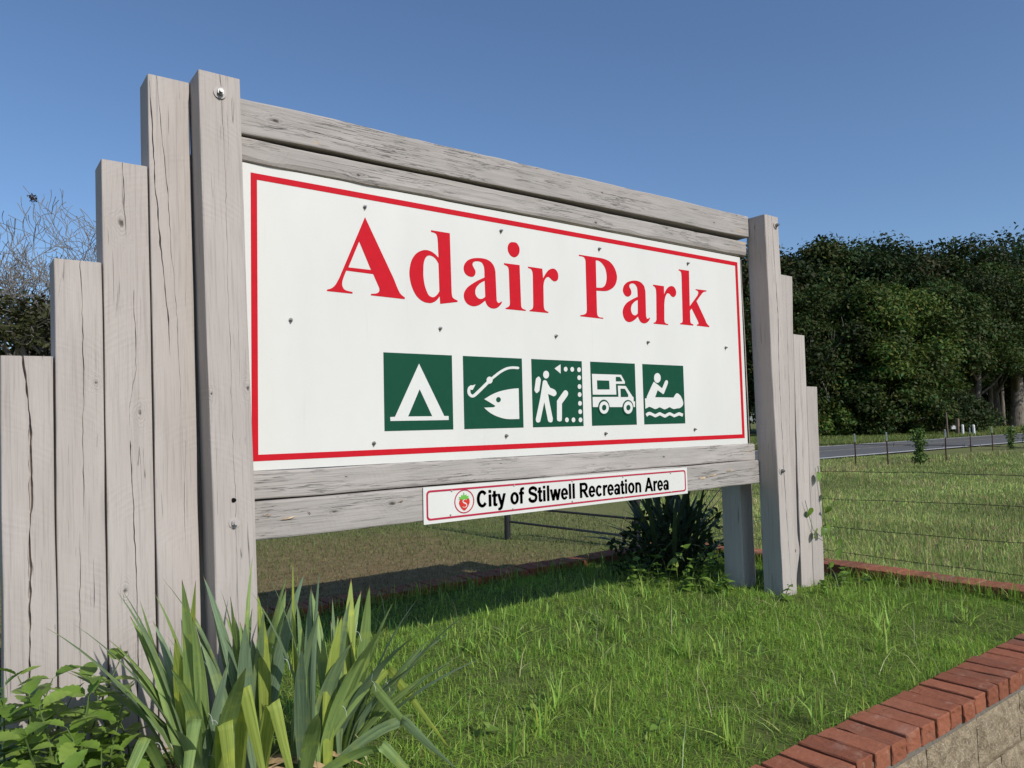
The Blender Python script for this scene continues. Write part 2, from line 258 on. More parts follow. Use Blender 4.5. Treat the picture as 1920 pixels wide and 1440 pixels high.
PICTOS = {
 'tent': {'w': ['7346,14061,1 8600,11733,1 8830,11731,1 8835,11550,1 5892,11549,1 5883,11717,1 6115,11725,1', '7353,12933,1 7976,11729,1 6754,11732,1']},
 'fish': {'w': ['12886,14089,1 12521,14094,0 12171,14037,0 11803,13880,0 11446,13660,0 11122,13434,1 11111,13350,0 11213,13345,1 11534,13568,0 11878,13780,0 12216,13923,0 12525,13973,0 12873,13966,1 12956,14026,0', '11328,13404,0 11302,13321,0 11236,13259,0 11149,13235,0 11062,13256,0 11001,13316,0 10980,13398,0 11005,13481,0 11070,13543,0 11158,13567,0 11245,13547,0 11307,13487,0', '11034,13378,1 10692,13098,0 10241,12748,0 10142,12714,0 10070,12768,0 10044,12867,0 10069,12967,0 10169,13036,1 10179,13134,0 10061,13139,1 9925,13034,0 9877,12862,0 9928,12691,0 10112,12576,0 10342,12638,0 10808,12998,0 11153,13280,1 11156,13380,0', '10347,13188,1 9999,13086,1 10042,12943,1 10171,12925,1', '12873,13034,1 12415,12996,0 11763,12881,0 11270,12718,0 10821,12500,1 11377,12224,0 11438,12165,0 11349,12114,1 10796,12100,1 11148,11851,0 11580,11669,0 12120,11551,0 12867,11541,1'], 'g': ['11776,12479,0 11755,12417,0 11704,12372,0 11635,12355,0 11566,12372,0 11518,12416,0 11501,12478,0 11521,12539,0 11573,12585,0 11642,12601,0 11710,12585,0 11759,12540,0']},
 'hiker': {'w': ['14830,13745,0 14800,13647,0 14727,13573,0 14630,13545,0 14535,13570,0 14468,13640,0 14446,13737,0 14475,13835,0 14547,13908,0 14644,13937,0 14739,13913,0 14807,13843,0', '13976,13524,1 13857,12948,1 13989,12810,0 14172,12918,1 14292,13497,1 14159,13635,0', '14540,13463,0 14676,13401,0 14726,13290,0 14882,13082,1 15154,12992,0 15278,12861,0 15255,12734,0 15105,12657,0 14978,12690,1 14726,12773,1 14796,12396,1 14997,11515,1 14948,11376,0 14830,11342,0 14702,11394,0 14662,11492,1 14469,12368,1 14202,11484,1 14156,11388,0 14041,11349,0 13926,11392,0 13895,11516,1 14215,12561,1 14395,13312,1 14423,13410,0', '15904,12966,0 16027,12910,0 16068,12796,0 16018,12682,1 15627,12283,1 15598,11507,1 15557,11409,0 15426,11383,0 15298,11427,0 15268,11511,1 15302,12424,1 15751,12893,0', '15200,14067,1 15609,14292,1 15599,13814,1', '16071,14054,0 16044,13981,0 15980,13935,0 15903,13933,0 15842,13976,0 15821,14047,0 15848,14120,0 15912,14167,0 15989,14169,0 16050,14126,0', '16521,14058,0 16494,13984,0 16429,13937,0 16351,13935,0 16290,13979,0 16268,14051,0 16295,14124,0 16360,14171,0 16438,14173,0 16500,14130,0', '16994,14050,0 16966,13976,0 16900,13929,0 16821,13927,0 16758,13970,0 16737,14043,0 16764,14117,0 16830,14164,0 16910,14166,0 16972,14123,0', '16989,13635,0 16961,13561,0 16895,13514,0 16816,13513,0 16753,13557,0 16732,13629,0 16759,13703,0 16825,13750,0 16904,13751,0 16967,13708,0', '16989,13171,0 16962,13097,0 16896,13051,0 16816,13050,0 16754,13094,0 16733,13167,0 16760,13241,0 16826,13287,0 16905,13288,0 16968,13244,0', '16980,12753,0 16953,12680,0 16887,12635,0 16807,12634,0 16745,12679,0 16724,12752,0 16751,12825,0 16817,12870,0 16896,12871,0 16959,12826,0', '16985,12296,0 16957,12223,0 16892,12179,0 16812,12179,0 16750,12224,0 16729,12297,0 16756,12370,0 16822,12415,0 16901,12415,0 16963,12370,0', '16983,11863,0 16955,11790,0 16890,11746,0 16810,11747,0 16748,11792,0 16727,11865,0 16754,11938,0 16820,11982,0 16899,11982,0 16961,11936,0', '16985,11439,0 16958,11367,0 16892,11323,0 16813,11324,0 16751,11370,0 16729,11443,0 16757,11515,0 16822,11559,0 16901,11558,0 16964,11512,0', '16495,11446,0 16468,11374,0 16403,11331,0 16325,11332,0 16264,11377,0 16243,11450,0 16270,11521,0 16334,11565,0 16412,11564,0 16474,11519,0', '16046,11452,0 16020,11381,0 15956,11338,0 15879,11339,0 15819,11384,0 15798,11456,0 15824,11527,0 15888,11571,0 15965,11570,0 16025,11525,0']},
 'camper': {'w': ['17783,13851,1 19945,13852,1 20221,13482,1 20215,13362,1 19523,13352,1 19534,12769,1 17795,12758,1', '19672,13252,1 20269,13246,1 20776,12678,1 20862,12623,1 20851,12404,1 20963,12399,1 20948,12090,1 17774,12102,1 17779,12632,1 19694,12646,1'], 'g': ['18128,13519,1 19014,13516,1 19024,13052,1 18134,13042,1', '19532,13732,1 19842,13730,1 20018,13506,1 19529,13492,1', '19859,13094,1 20183,13092,1 20424,12774,1 20426,12654,1 19861,12646,1', '18977,12084,0 18911,11878,0 18750,11729,0 18538,11675,0 18332,11732,0 18187,11883,0 18140,12088,0 18205,12292,0 18363,12442,0 18574,12497,0 18781,12442,0 18929,12291,0', '20806,12063,0 20738,11854,0 20574,11702,0 20358,11648,0 20148,11706,0 20001,11859,0 19955,12067,0 20021,12274,0 20183,12426,0 20398,12482,0 20609,12426,0 20759,12273,0'], 'w2': ['18901,12071,0 18847,11906,0 18715,11785,0 18541,11743,0 18372,11788,0 18252,11910,0 18214,12074,0 18266,12238,0 18396,12358,0 18570,12402,0 18740,12358,0 18862,12237,0', '20727,12063,0 20671,11893,0 20538,11770,0 20362,11726,0 20191,11773,0 20071,11897,0 20033,12066,0 20087,12235,0 20219,12359,0 20394,12404,0 20566,12359,0 20688,12234,0'], 'g2': ['18701,12072,0 18677,11997,0 18619,11943,0 18541,11924,0 18466,11944,0 18412,11999,0 18395,12073,0 18419,12147,0 18477,12201,0 18554,12221,0 18630,12201,0 18684,12146,0', '20532,12064,0 20508,11990,0 20449,11937,0 20371,11918,0 20295,11938,0 20241,11992,0 20224,12065,0 20248,12139,0 20307,12192,0 20385,12212,0 20461,12192,0 20515,12138,0']},
 'canoe': {'w': ['23130,13744,0 23085,13604,0 22976,13501,0 22835,13461,0 22698,13496,0 22601,13596,0 22572,13733,0 22616,13872,0 22723,13976,0 22864,14016,0 23002,13982,0 23100,13883,0', '22480,13451,0 22578,13491,0 22672,13454,1 23219,13152,1 23476,13546,1 23538,13601,0 23630,13624,0 23715,13577,0 23729,13484,0 23684,13376,1 23352,12854,1 23279,12819,0 23203,12861,1 22832,13042,1 22603,12639,1 24161,12626,1 24395,12848,0 24558,12863,0 24794,12715,0 24963,12445,0 24994,12283,0 24904,12134,0 24673,12019,0 24428,12001,0 24184,11962,0 23986,12003,0 23791,12071,0 23589,12005,0 23370,11953,0 23157,12007,0 22947,12069,0 22769,12009,0 22556,11971,0 22349,12037,0 22124,12098,0 21971,12065,0 21779,11988,1 21772,12570,1 21903,12571,1 21927,12675,1', '21773,11703,1 21957,11792,0 22147,11812,0 22372,11742,0 22560,11683,0 22755,11739,0 22951,11790,0 23142,11730,0 23373,11662,0 23574,11726,0 23775,11778,0 23990,11723,0 24167,11662,0 24413,11732,0 24618,11771,0 24960,11682,1 24880,11512,1 24607,11583,0 24402,11545,0 24157,11486,0 23981,11549,0 23765,11605,0 23563,11536,0 23363,11477,0 23133,11546,0 22941,11606,0 22745,11550,0 22551,11505,0 22363,11568,0 22138,11635,0 21986,11611,0 21888,11539,1']},
}
YTIPS = [(-0.632, -0.376, 0.591), (-0.508, -0.333, 0.651), (-0.493, -0.314, 0.653), (-0.433, -0.261, 0.601), (-0.407, -0.334, 0.635), (-0.373, -0.268, 0.667), (-0.386, -0.59, 0.708), (-0.31, -0.432, 0.671), (-0.244, -0.26, 0.652), (-0.116, -0.366, 0.71), (-0.162, -0.276, 0.577), (-0.182, -0.559, 0.638), (-0.122, -0.431, 0.604), (-0.112, -0.511, 0.666), (0.006, -0.404, 0.691), (-0.009, -0.393, 0.646), (0.021, -0.595, 0.686), (0.022, -0.522, 0.621), (0.204, -0.427, 0.603), (0.17, -0.64, 0.619), (0.274, -0.714, 0.472), (0.264, -0.702, 0.345), (0.481, -0.637, 0.414), (0.045, -0.525, 0.538), (-0.389, -0.522, 0.531), (-0.281, -0.246, 0.55), (0.003, -0.286, 0.51), (-0.015, -0.496, 0.527), (0.114, -0.474, 0.558), (0.106, -0.57, 0.52), (-0.215, -0.261, 0.533), (-0.537, -0.351, 0.523), (-0.46, -0.252, 0.557), (-0.179, -0.278, 0.514), (-0.18, -0.492, 0.531), (-0.405, -0.47, 0.538)]
# ------------------------------------------------------------------ ground, road
def sstep(a, b, x): t = np.clip((x - a) / (b - a), 0, 1); return t * t * (3 - 2 * t)
def gz(x, y):
    x = np.asarray(x, float); y = np.asarray(y, float)
    h = -0.46 + 0.26 * sstep(-2.6, -0.2, y) - 0.10 * sstep(5.0, 10.0, y) + .18 * sstep(18.5, 27, y) + .0 * x
    dist = np.hypot(x - 1, y); h = h + .035 * vnoise(x * .5 + 9, y * .5, 5) * sstep(4, 9, dist) * (1 - sstep(10, 11, y) * (1 - sstep(18.2, 19.5, y)))
    return h
gx = np.concatenate([-np.geomspace(400, 6, 26), np.arange(-5.5, 9, .5), np.geomspace(9, 60, 50), np.geomspace(64, 500, 16)])
gy = np.concatenate([-np.geomspace(200, 5, 14), np.arange(-4.6, 12, .4), np.arange(12, 36, .8), np.geomspace(37, 500, 16)])
GX, GY = np.meshgrid(gx, gy); GZ = gz(GX, GY)
# inside the planter the sheet drops below the planter's own soil
ins = (GX > -1.6) & (GX < 4.05) & (GY > -1.55) & (GY < 1.5); GZ = np.where(ins, np.minimum(GZ, -.2), GZ)
nx, ny = len(gx), len(gy); idx = np.arange(nx * ny).reshape(ny, nx)
F = np.stack([idx[:-1, :-1], idx[:-1, 1:], idx[1:, 1:], idx[1:, :-1]], -1).reshape(-1, 4)
ground = link('ground', npmesh('ground', np.stack([GX, GY, GZ], -1).reshape(-1, 3), F, smooth=True), M['ground']); tag(ground, 'mown grassy ground reaching back to the road and woods', kind='structure')
def strip(y0, y1, z, name, mat, x0=-300, x1=460, dash=None):
    V, F = [], []
    xs = np.linspace(x0, x1, 60)
    for x in xs: V += [(x, y0, z), (x, y1, z)]
    F = [(2 * i, 2 * i + 2, 2 * i + 3, 2 * i + 1) for i in range(len(xs) - 1)]
    return link(name, pmesh(name, V, F), mat)
YR0, YR1 = 11.25, 17.9
road = strip(YR0, YR1, -.262, 'road', M['asphalt']); tag(road, 'grey asphalt country road behind the sign', kind='structure')
for y0, y1, nm, mt, lab in ((YR0 + .22, YR0 + .40, 'road_edge_line', 'road_paint', 'white line along the near edge of the road'), (YR1 - .42, YR1 - .26, 'road_edge_line', 'road_paint', 'white line along the far edge of the road'), (14.55, 14.70, 'road_centre_line', 'road_yellow', 'faded line along the middle of the road')):
    o = strip(y0, y1, -.257, nm, M[mt]); tag(o, lab, kind='structure')

# ------------------------------------------------------------------ planter: soil, brick coping, split-face blocks
PX0, PX1, PY0, PY1, BT = -2.0, 4.02, -1.47, 1.44, 0.10       # inner edges of the coping, top of the bricks
def soil_z(x, y): return .02 + .018 * vnoise(np.asarray(x) * 1.3 + 4, np.asarray(y) * 1.3, 8)
sx = np.linspace(PX0 - .1, PX1 + .1, 62); sy = np.linspace(PY0 - .1, PY1 + .1, 32); SX, SY = np.meshgrid(sx, sy)
idx = np.arange(SX.size).reshape(SX.shape); F = np.stack([idx[:-1, :-1], idx[:-1, 1:], idx[1:, 1:], idx[1:, :-1]], -1).reshape(-1, 4)
soil = link('planter_soil', npmesh('planter_soil', np.stack([SX, SY, soil_z(SX, SY)], -1).reshape(-1, 3), F, smooth=True), M['soil']); tag(soil, 'dark soil of the raised bed under the grass', kind='structure')
planter = empty('planter_wall', (1.0, PY0, -.3)); planter.location = (0, 0, 0)
tag(planter, 'low retaining wall of split-face blocks capped with red bricks around the sign', 'wall')
def brick_mesh(seed, lx=.0895, ly=.195, lz=.062):
    bm = bmesh.new(); box_bm(bm, -lx / 2, lx / 2, -ly / 2, ly / 2, -lz, 0)
    bmesh.ops.bevel(bm, geom=bm.edges[:], offset=.003, segments=1, affect='EDGES'); bmesh.ops.subdivide_edges(bm, edges=[e for e in bm.edges if e.calc_length() > .05], cuts=3, use_grid_fill=True)
    rr = random.Random(seed)
    for v in bm.verts: v.co += Vector((rr.uniform(-1, 1), rr.uniform(-1, 1), rr.uniform(-1, 1))) * (.0013 if rr.random() > .06 else .004)
    me = bm_mesh('brick', bm); me.materials.append(M['brick']); return me
bricks = [brick_mesh(i) for i in range(7)]
def coping(n, start, step, rot, drop=0):
    for i in range(n):
        o = bpy.data.objects.new('brick', bricks[(i * 3 + n) % 7]); col.objects.link(o); o.parent = planter
        o.location = (start[0] + step[0] * i + random.uniform(-.002, .002), start[1] + step[1] * i + random.uniform(-.0035, .0035), BT - drop + random.uniform(-.0035, .0035))
        o.rotation_euler = (random.uniform(-.012, .012), random.uniform(-.012, .012), rot + random.uniform(-.012, .012) + (math.pi if random.random() < .5 else 0))
coping(61, (PX0 + .1, PY0 - .0985, 0), (.1025, 0), 0)
coping(61, (PX0 + .1, PY1 + .0985, 0), (.1025, 0), 0, .022)
coping(32, (PX1 + .10, PY0 + .055, 0), (0, .0935), math.pi / 2)
# mortar bed under and between the bricks (recessed)
bm = bmesh.new()
box_bm(bm, PX0, PX1 + .19, PY0 - .188, PY0 - .008, BT - .08, BT - .026); box_bm(bm, PX0, PX1 + .19, PY1 + .008, PY1 + .188, BT - .10, BT - .048); box_bm(bm, PX1 + .01, PX1 + .188, PY0 - .004, PY1 + .004, BT - .08, BT - .004)
link('mortar_bed', bm_mesh('mortar_bed', bm), M['mortar'], planter)
# blocks of the wall below: courses of 0.40 x 0.20, rough front faces
def block_mesh(seed):
    L, H, D = .392, .193, .15; n, m = 20, 10; V, F = [], []
    rr = np.random.default_rng(seed); u, v = np.meshgrid(np.linspace(0, L, n), np.linspace(0, H, m))
    e = np.minimum(np.minimum(u, L - u), np.minimum(v, H - v)); bulge = .012 * np.clip(e / .03, 0, 1) ** .6
    yy = -(bulge + .006 * vnoise(u * 22 + seed, v * 22, 3) + .004 * vnoise(u * 60 + seed, v * 60, 4)) * np.clip(e / .004 + .15, 0, 1)
    P = np.stack([u, yy, v], -1).reshape(-1, 3).tolist(); idx = np.arange(n * m).reshape(m, n)
    F = [(idx[j, i], idx[j, i + 1], idx[j + 1, i + 1], idx[j + 1, i]) for j in range(m - 1) for i in range(n - 1)]
    edge = list(idx[0]) + list(idx[1:, -1]) + list(idx[-1, ::-1][1:]) + list(idx[::-1, 0][1:-1]); o = len(P)
    for k in edge: P.append((P[k][0], D, P[k][2]))
    ne = len(edge)
    for k in range(ne): F.append((edge[(k + 1) % ne], edge[k], o + k, o + (k + 1) % ne))
    F.append(tuple(o + k for k in range(ne)))
    me = pmesh('block', P, F); me.materials.append(M['split_block']); return me
blocks = [block_mesh(i) for i in range(5)]
for c in range(3):
    z0 = BT - .083 - .2 * (c + 1)
    for i in range(16):
        o = bpy.data.objects.new('block', blocks[(i * 2 + c) % 5]); col.objects.link(o); o.parent = planter
        o.location = (PX0 + .02 + .4 * i - (.2 if c % 2 else 0) + .10, PY0 - .168, z0)
    for i in range(8):
        o = bpy.data.objects.new('block', blocks[(i + c) % 5]); col.objects.link(o); o.parent = planter
        o.location = (PX1 + .172, PY0 + .03 + .4 * i - (.2 if c % 2 else 0), z0); o.rotation_euler = (0, 0, math.pi / 2)
bm = bmesh.new(); box_bm(bm, PX0, PX1 + .155, PY0 - .155, PY0 + .0, -.6, BT - .0805); box_bm(bm, PX1 + .005, PX1 + .155, PY0 + .001, PY1 + .15, -.6, BT - .0806); box_bm(bm, PX0, PX1, PY1 + .01, PY1 + .17, -.6, BT - .1005)
link('mortar_core', bm_mesh('mortar_core', bm), M['mortar'], planter)

# ------------------------------------------------------------------ the park sign: timbers
sign = empty('park_sign', (0, 0, 0)); tag(sign, 'large park sign, white panel with red lettering in a grey painted timber frame', 'sign')
tseed = [0]
def timber(name, axis, x0, y0, z0, wd, dp, ln, lean=0.0, cracks=(), knots=(), r=.005, rb=None, label=None, mat='grey_paint', edge=None, wob=.0016):
    """square timber with a finely divided front face: drying cracks are cut into it, corners are worn"""
    tseed[0] += 1; sd = tseed[0]; nv = max(40, int(ln / .011)); v = np.linspace(0, ln, nv)
    cc = []
    for ci, pts in enumerate(cracks):
        pv = np.array([p[0] for p in pts]); pu = np.array([p[1] for p in pts]) * wd; ph = np.array([p[2] for p in pts]) * .001
        o = np.argsort(pv); u = np.interp(v, pv[o], pu[o]) + .0016 * vnoise(v * 38 + ci * 9, 0, sd) + .0022 * vnoise(v * 9 + ci * 5, 1, sd)
        h = np.interp(v, pv[o], ph[o], left=0, right=0) * (1 + .55 * vnoise(v * 30 + ci, 2, sd))
        cc.append((u, np.maximum(h, 0)))
    cc.sort(key=lambda q: q[0].mean()); rbot = r if rb is None else rb
    rl = r * (1 + .5 * vnoise(v * 12, 3, sd)) ; rr_ = rbot * (1 + .35 * vnoise(v * 7, 4, sd))
    if axis == 'X': rl, rr_ = rr_, rl                      # u runs upwards on beams, rb rounds the lower edge
    u0 = rl; u1 = wd - rr_
    anchors = [u0]; dep = [np.zeros(nv)]
    for u, h in cc:
        h = np.maximum(h, 2e-5); d = np.minimum(h * 9, .03)
        for k, f in ((-1, 0), (-.35, 1), (.35, 1), (1, 0)): anchors.append(u + k * h); dep.append(d * f)
    anchors.append(u1); dep.append(np.zeros(nv))
    for k in range(1, len(anchors)): anchors[k] = np.maximum(anchors[k], anchors[k - 1] + 1e-5)
    U, D = [anchors[0]], [dep[0]]; per = max(3, 24 // (len(cc) + 1))
    for k in range(len(anchors) - 1):
        if k % 4 == 0:
            for j in range(1, per): U.append(anchors[k] + (anchors[k + 1] - anchors[k]) * j / per); D.append(np.zeros(nv))
        U.append(anchors[k + 1]); D.append(dep[k + 1])
    U = np.stack(U, 1); D = np.stack(D, 1); nc = U.shape[1]
    D = D + .0008 * vnoise(U * 60, v[:, None] * 9 + np.zeros_like(U), sd) * (D < 1e-6)
    ones = np.ones(nv)
    ring_u = [wd - .29 * rr_, wd * ones, wd * ones, wd * ones, (wd - r) * ones, wd * .5 * ones, r * ones, 0 * ones, 0 * ones, 0 * ones, .29 * rl]
    ring_d = [.29 * rr_, rr_, dp * .5 * ones, (dp - r) * ones, dp * ones, dp * ones, dp * ones, (dp - r) * ones, dp * .5 * ones, rl, .29 * rl]
    if edge is not None:                                   # local bulges / notches of the right-hand edge
        e = edge(v)
        ring_u[0] = ring_u[0] + e; ring_u[1] = ring_u[1] + e; U[:, -4:] += e[:, None] * np.linspace(.2, 1, 4)[None]
    RU = np.concatenate([U, np.stack(ring_u, 1)], 1); RD = np.concatenate([D, np.stack(ring_d, 1)], 1)
    wb = wob * vnoise(v * 3.1, 5, sd); wd2 = wob * vnoise(v * 2.3, 6, sd)
    RU = RU + wb[:, None]; RD = RD + wd2[:, None]
    n = RU.shape[1]; VV = np.repeat(v[:, None], n, 1)
    # saw-cut ends not quite square
    tl = random.uniform(-.02, .02); VV[-1] += tl * (RU[-1] - wd / 2) + random.uniform(-.006, .006)
    if axis == 'Z': P = np.stack([x0 + RU + lean * VV, y0 + RD, z0 + VV], -1)
    else: P = np.stack([x0 + VV, y0 + RD, z0 + RU + lean * VV], -1)
    idx = np.arange(nv * n).reshape(nv, n); nxt = np.roll(idx, -1, 1)
    Q = np.stack([idx[:-1], nxt[:-1], nxt[1:], idx[1:]], -1).reshape(-1, 4)
    if axis == 'X': Q = Q[:, ::-1]
    me = bpy.data.meshes.new(name); faces = Q.tolist(); c0 = idx[0].tolist(); c1 = idx[-1].tolist()
    faces.append(c0[::-1] if axis == 'Z' else c0); faces.append(c1 if axis == 'Z' else c1[::-1])
    me.from_pydata(P.reshape(-1, 3).tolist(), [], faces); me.update()
    kd = np.full(RU.shape, 9.0); WU = RU.copy()
    for (kv, ku, ks) in knots:
        du = RU - ku * wd; dv = (VV - kv) * .55; dd = np.hypot(du, dv) * .008 / ks; dd = dd * (1 + .35 * vnoise(du * 90 + 3, dv * 90, sd + 3)) + .0012 * vnoise(du * 220, dv * 220, sd + 4); kd = np.minimum(kd, np.maximum(dd, 0))
        WU = WU - np.sign(du) * ks * .9 * np.exp(-(du / (ks * 2.2)) ** 2 - (dv / (ks * 2.0)) ** 2)
    a = me.attributes.new('wc', 'FLOAT_VECTOR', 'POINT'); off = np.array([sd * 1.37, sd * 2.71, sd * .53])
    a.data.foreach_set('vector', (np.stack([WU, VV, RD], -1).reshape(-1, 3) + off).astype(np.float32).ravel())
    a = me.attributes.new('uo', 'FLOAT', 'POINT'); a.data.foreach_set('value', np.full(RU.size, off[0] + random.choice((-.05, .19)), dtype=np.float32))
    a = me.attributes.new('kn', 'FLOAT', 'POINT'); a.data.foreach_set('value', kd.astype(np.float32).ravel())
    o = link(name, me, M[mat], sign)
    if label: o['label'] = label
    return o
LN = -.0203
# left wing, shortest to tallest
timber('wing_post', 'Z', -.764, -.040, -.1, .142, .14, 1.476, LN, [[(1.476, .40, 2), (1.42, .46, 3), (1.34, .52, 2), (1.28, .545, 4.5), (1.12, .555, 5.5), (1.0, .535, 4), (.92, .52, 2.5), (.8, .505, 4.5), (.62, .47, 3), (.4, .46, 4), (.1, .45, 1)]], [], label='shortest left wing timber, with a long open crack')
timber('wing_post', 'Z', -.6178, -.043, -.1, .139, .14, 1.81, LN, [[(1.81, .55, .7), (1.6, .56, 1.2), (1.42, .58, 1.1), (1.28, .54, .6), (1.05, .55, 1.0), (.95, .55, .2)], [(.9, .46, .2), (.75, .44, .9), (.5, .43, .5), (.3, .42, 0)]], [(1.40, .84, .006)], label='second shortest left wing timber')
timber('wing_post', 'Z', -.474, -.038, -.1, .145, .14, 2.17, LN, [[(2.17, .46, .9), (2.02, .47, 1.2), (1.9, .52, .3)], [(1.72, .64, .6), (1.58, .66, 1.3), (1.45, .66, .4), (1.3, .50, .9), (1.14, .52, 1.6), (.98, .55, 1.3), (.75, .60, 1.4), (.62, .62, .8), (.35, .58, 2), (.15, .57, .6)]], [(1.955, .40, .012), (1.30, .74, .010), (.70, .36, .009)], label='second tallest left wing timber, with an open knot hole')
timber('wing_post', 'Z', -.324, -.040, -.1, .140, .14, 2.51, LN, [[(2.51, .05, 1.2), (2.3, .08, 1.8), (2.1, .14, 1.4), (1.9, .22, 2.2), (1.72, .30, 1.3), (1.62, .36, 1.9), (1.5, .40, .4)], [(2.51, .20, 1.0), (2.3, .30, .8), (2.1, .42, 1.1), (1.9, .48, .5), (1.6, .58, .7), (1.3, .62, .3)], [(1.2, .70, .3), (1.0, .68, .6), (.8, .66, .2)]], [], label='tallest left wing timber beside the main post')
# right wing
timber('wing_post', 'Z', 3.372, -.040, -.1, .140, .14, 2.51, -.018, [], label='tallest right wing timber, mostly behind the main post')
timber('wing_post', 'Z', 3.376, -.045, -.1, .142, .14, 2.19, .047, [[(2.0, .5, .6), (1.4, .56, 1.2), (.9, .52, .6)]], [(.36, .80, .012)], label='right wing timber with a knotty bulge near its foot', edge=lambda v: .022 * np.exp(-((v - .36) / .07) ** 2) - .018 * np.exp(-((v - .16) / .08) ** 2))
timber('wing_post', 'Z', 3.566, -.042, -.1, .137, .14, 1.79, .0215, [[(1.79, .48, .5), (1.3, .53, .9), (.8, .50, .5)]], [], label='second shortest right wing timber')
timber('wing_post', 'Z', 3.708, -.040, -.1, .132, .14, 1.445, .0215, [[(1.0, .42, .4), (.6, .45, .8), (.25, .47, .3)]], [], label='shortest right wing timber at the end')
# main posts
timber('post', 'Z', -.158 + .003, -.150, -.1, .146, .14, 2.52, -.0303, [[(2.52, .52, 1.0), (2.42, .53, .8), (2.2, .56, .5), (1.7, .55, .4), (1.4, .53, .5), (.95, .53, .5), (.7, .53, .4), (.3, .52, .4)]], [(1.38, .93, .010), (1.36, .06, .007)], label='left main post of the sign')
timber('post', 'Z', 3.195, -.150, -.12, .147, .14, 2.545, -.0076, [[(2.54, .50, 1.4), (2.2, .55, 1.5), (1.9, .60, 2.2), (1.5, .50, 2.0), (1.1, .46, 1.4), (.95, .44, 2.4), (.6, .50, 1.3), (.2, .62, 1.0)]], [], label='right main post of the sign')
timber('support_post', 'Z', -.262, .115, -.1, .135, .14, 2.3, 0, [], label='post behind the left main post, hardly visible through the slit')
timber('support_post', 'Z', 3.20, .14, -.1, .13, .15, 2.3, 0, [], label='shaded post behind the right main post')
# beams
timber('beam', 'X', -.079, -.030, 2.268, .139, .14, 3.252, .0088, [[(.15, .48, .3), (.4, .42, 1.0), (.75, .36, .5)], [(1.6, .62, .3), (2.1, .55, .9), (2.6, .55, .4)]], [(.17, .55, .014), (1.95, .58, .010), (2.9, .35, .009)], r=.007, label='top beam of the frame', mat='grey_paint_beam', wob=.003)
timber('beam', 'X', -.072, -.015, 2.164, .094, .115, 3.235, .0038, [[(.3, .7, .4), (.9, .72, .8), (1.5, .69, .4)]], [(.52, .35, .009), (1.9, .30, .011)], r=.006, rb=.021, label='second beam of the frame with a rounded lower edge', mat='grey_paint_beam', wob=.002)
timber('beam', 'X', -.040, -.006, .864, .107, .12, 3.212, .0012, [[(.2, .30, .3), (.8, .26, .7), (1.3, .30, .3)]], [(.42, .62, .006), (2.35, .55, .008)], r=.009, label='upper beam below the panel', mat='grey_paint_beam', wob=.003)
timber('beam', 'X', -.038, -.022, .714, .146, .13, 3.218, .0022, [[(2.55, .42, .4), (2.75, .52, 1.6), (2.95, .60, 1.8), (3.2, .68, .9)], [(.3, .80, .3), (.7, .76, .6), (1.2, .8, .2)]], [(.62, .62, .012), (.36, .55, .008)], r=.008, label='lowest beam with flaking paint', mat='grey_paint_beam', wob=.003)
# flaked spots with bare wood splinters on the lowest beam
for (x, z, a, L_, W_) in ((.05, .806, -.12, .034, .004), (.13, .787, .16, .062, .006), (.215, .800, -.7, .018, .004), (.62, .812, .2, .03, .004), (2.72, .80, .12, .10, .007), (2.88, .82, .1, .08, .006), (2.62, .79, .1, .07, .012)):
    bm = bmesh.new(); vs = []
    for k, (uu, ww) in enumerate(((-.5, 0), (-.2, -.4), (.15, -.5), (.5, -.1), (.2, .3), (-.1, .5), (-.35, .25))):
        xx, zz = uu * L_, ww * W_; vs.append(bm.verts.new((x + xx * math.cos(a) - zz * math.sin(a), -.0245 - .003 * (k % 3), z + xx * math.sin(a) + zz * math.cos(a))))
    f = bm.faces.new(vs); bmesh.ops.solidify(bm, geom=[f], thickness=.002)
    link('splinter', bm_mesh('splinter', bm), M['splinter'], sign)

# ------------------------------------------------------------------ the panel and its print
bm = bmesh.new(); box_bm(bm, -.075, 3.108, 0, .012, .9735, 2.1655); bmesh.ops.bevel(bm, geom=bm.edges[:], offset=.001, segments=1, affect='EDGES')
panel = link('sign_panel', bm_mesh('sign_panel', bm), M['sign_white'], sign); panel['label'] = 'white sheet with red border, park name and five green pictograms'
def contour(txt):
    pts = [tuple(int(q) for q in t.split(',')) for t in txt.split()]; n = len(pts); out = []
    P = [Vector((p[0] * 1e-4, p[1] * 1e-4)) for p in pts]; C = [p[2] for p in pts]
    for i in range(n):
        j = (i + 1) % n; a, b = P[i], P[j]; out.append(a)
        if C[i] and C[j]: continue
        p0 = P[i - 1] if not C[i] else a - (b - a) * .5; p3 = P[(i + 2) % n] if not C[j] else b + (b - a) * .5
        for k in range(1, 5):
            t = k / 5; out.append(.5 * ((2 * a) + (b - p0) * t + (2 * p0 - 5 * a + 4 * b - p3) * t * t + (3 * a - p0 - 3 * b + p3) * t ** 3))
    return out
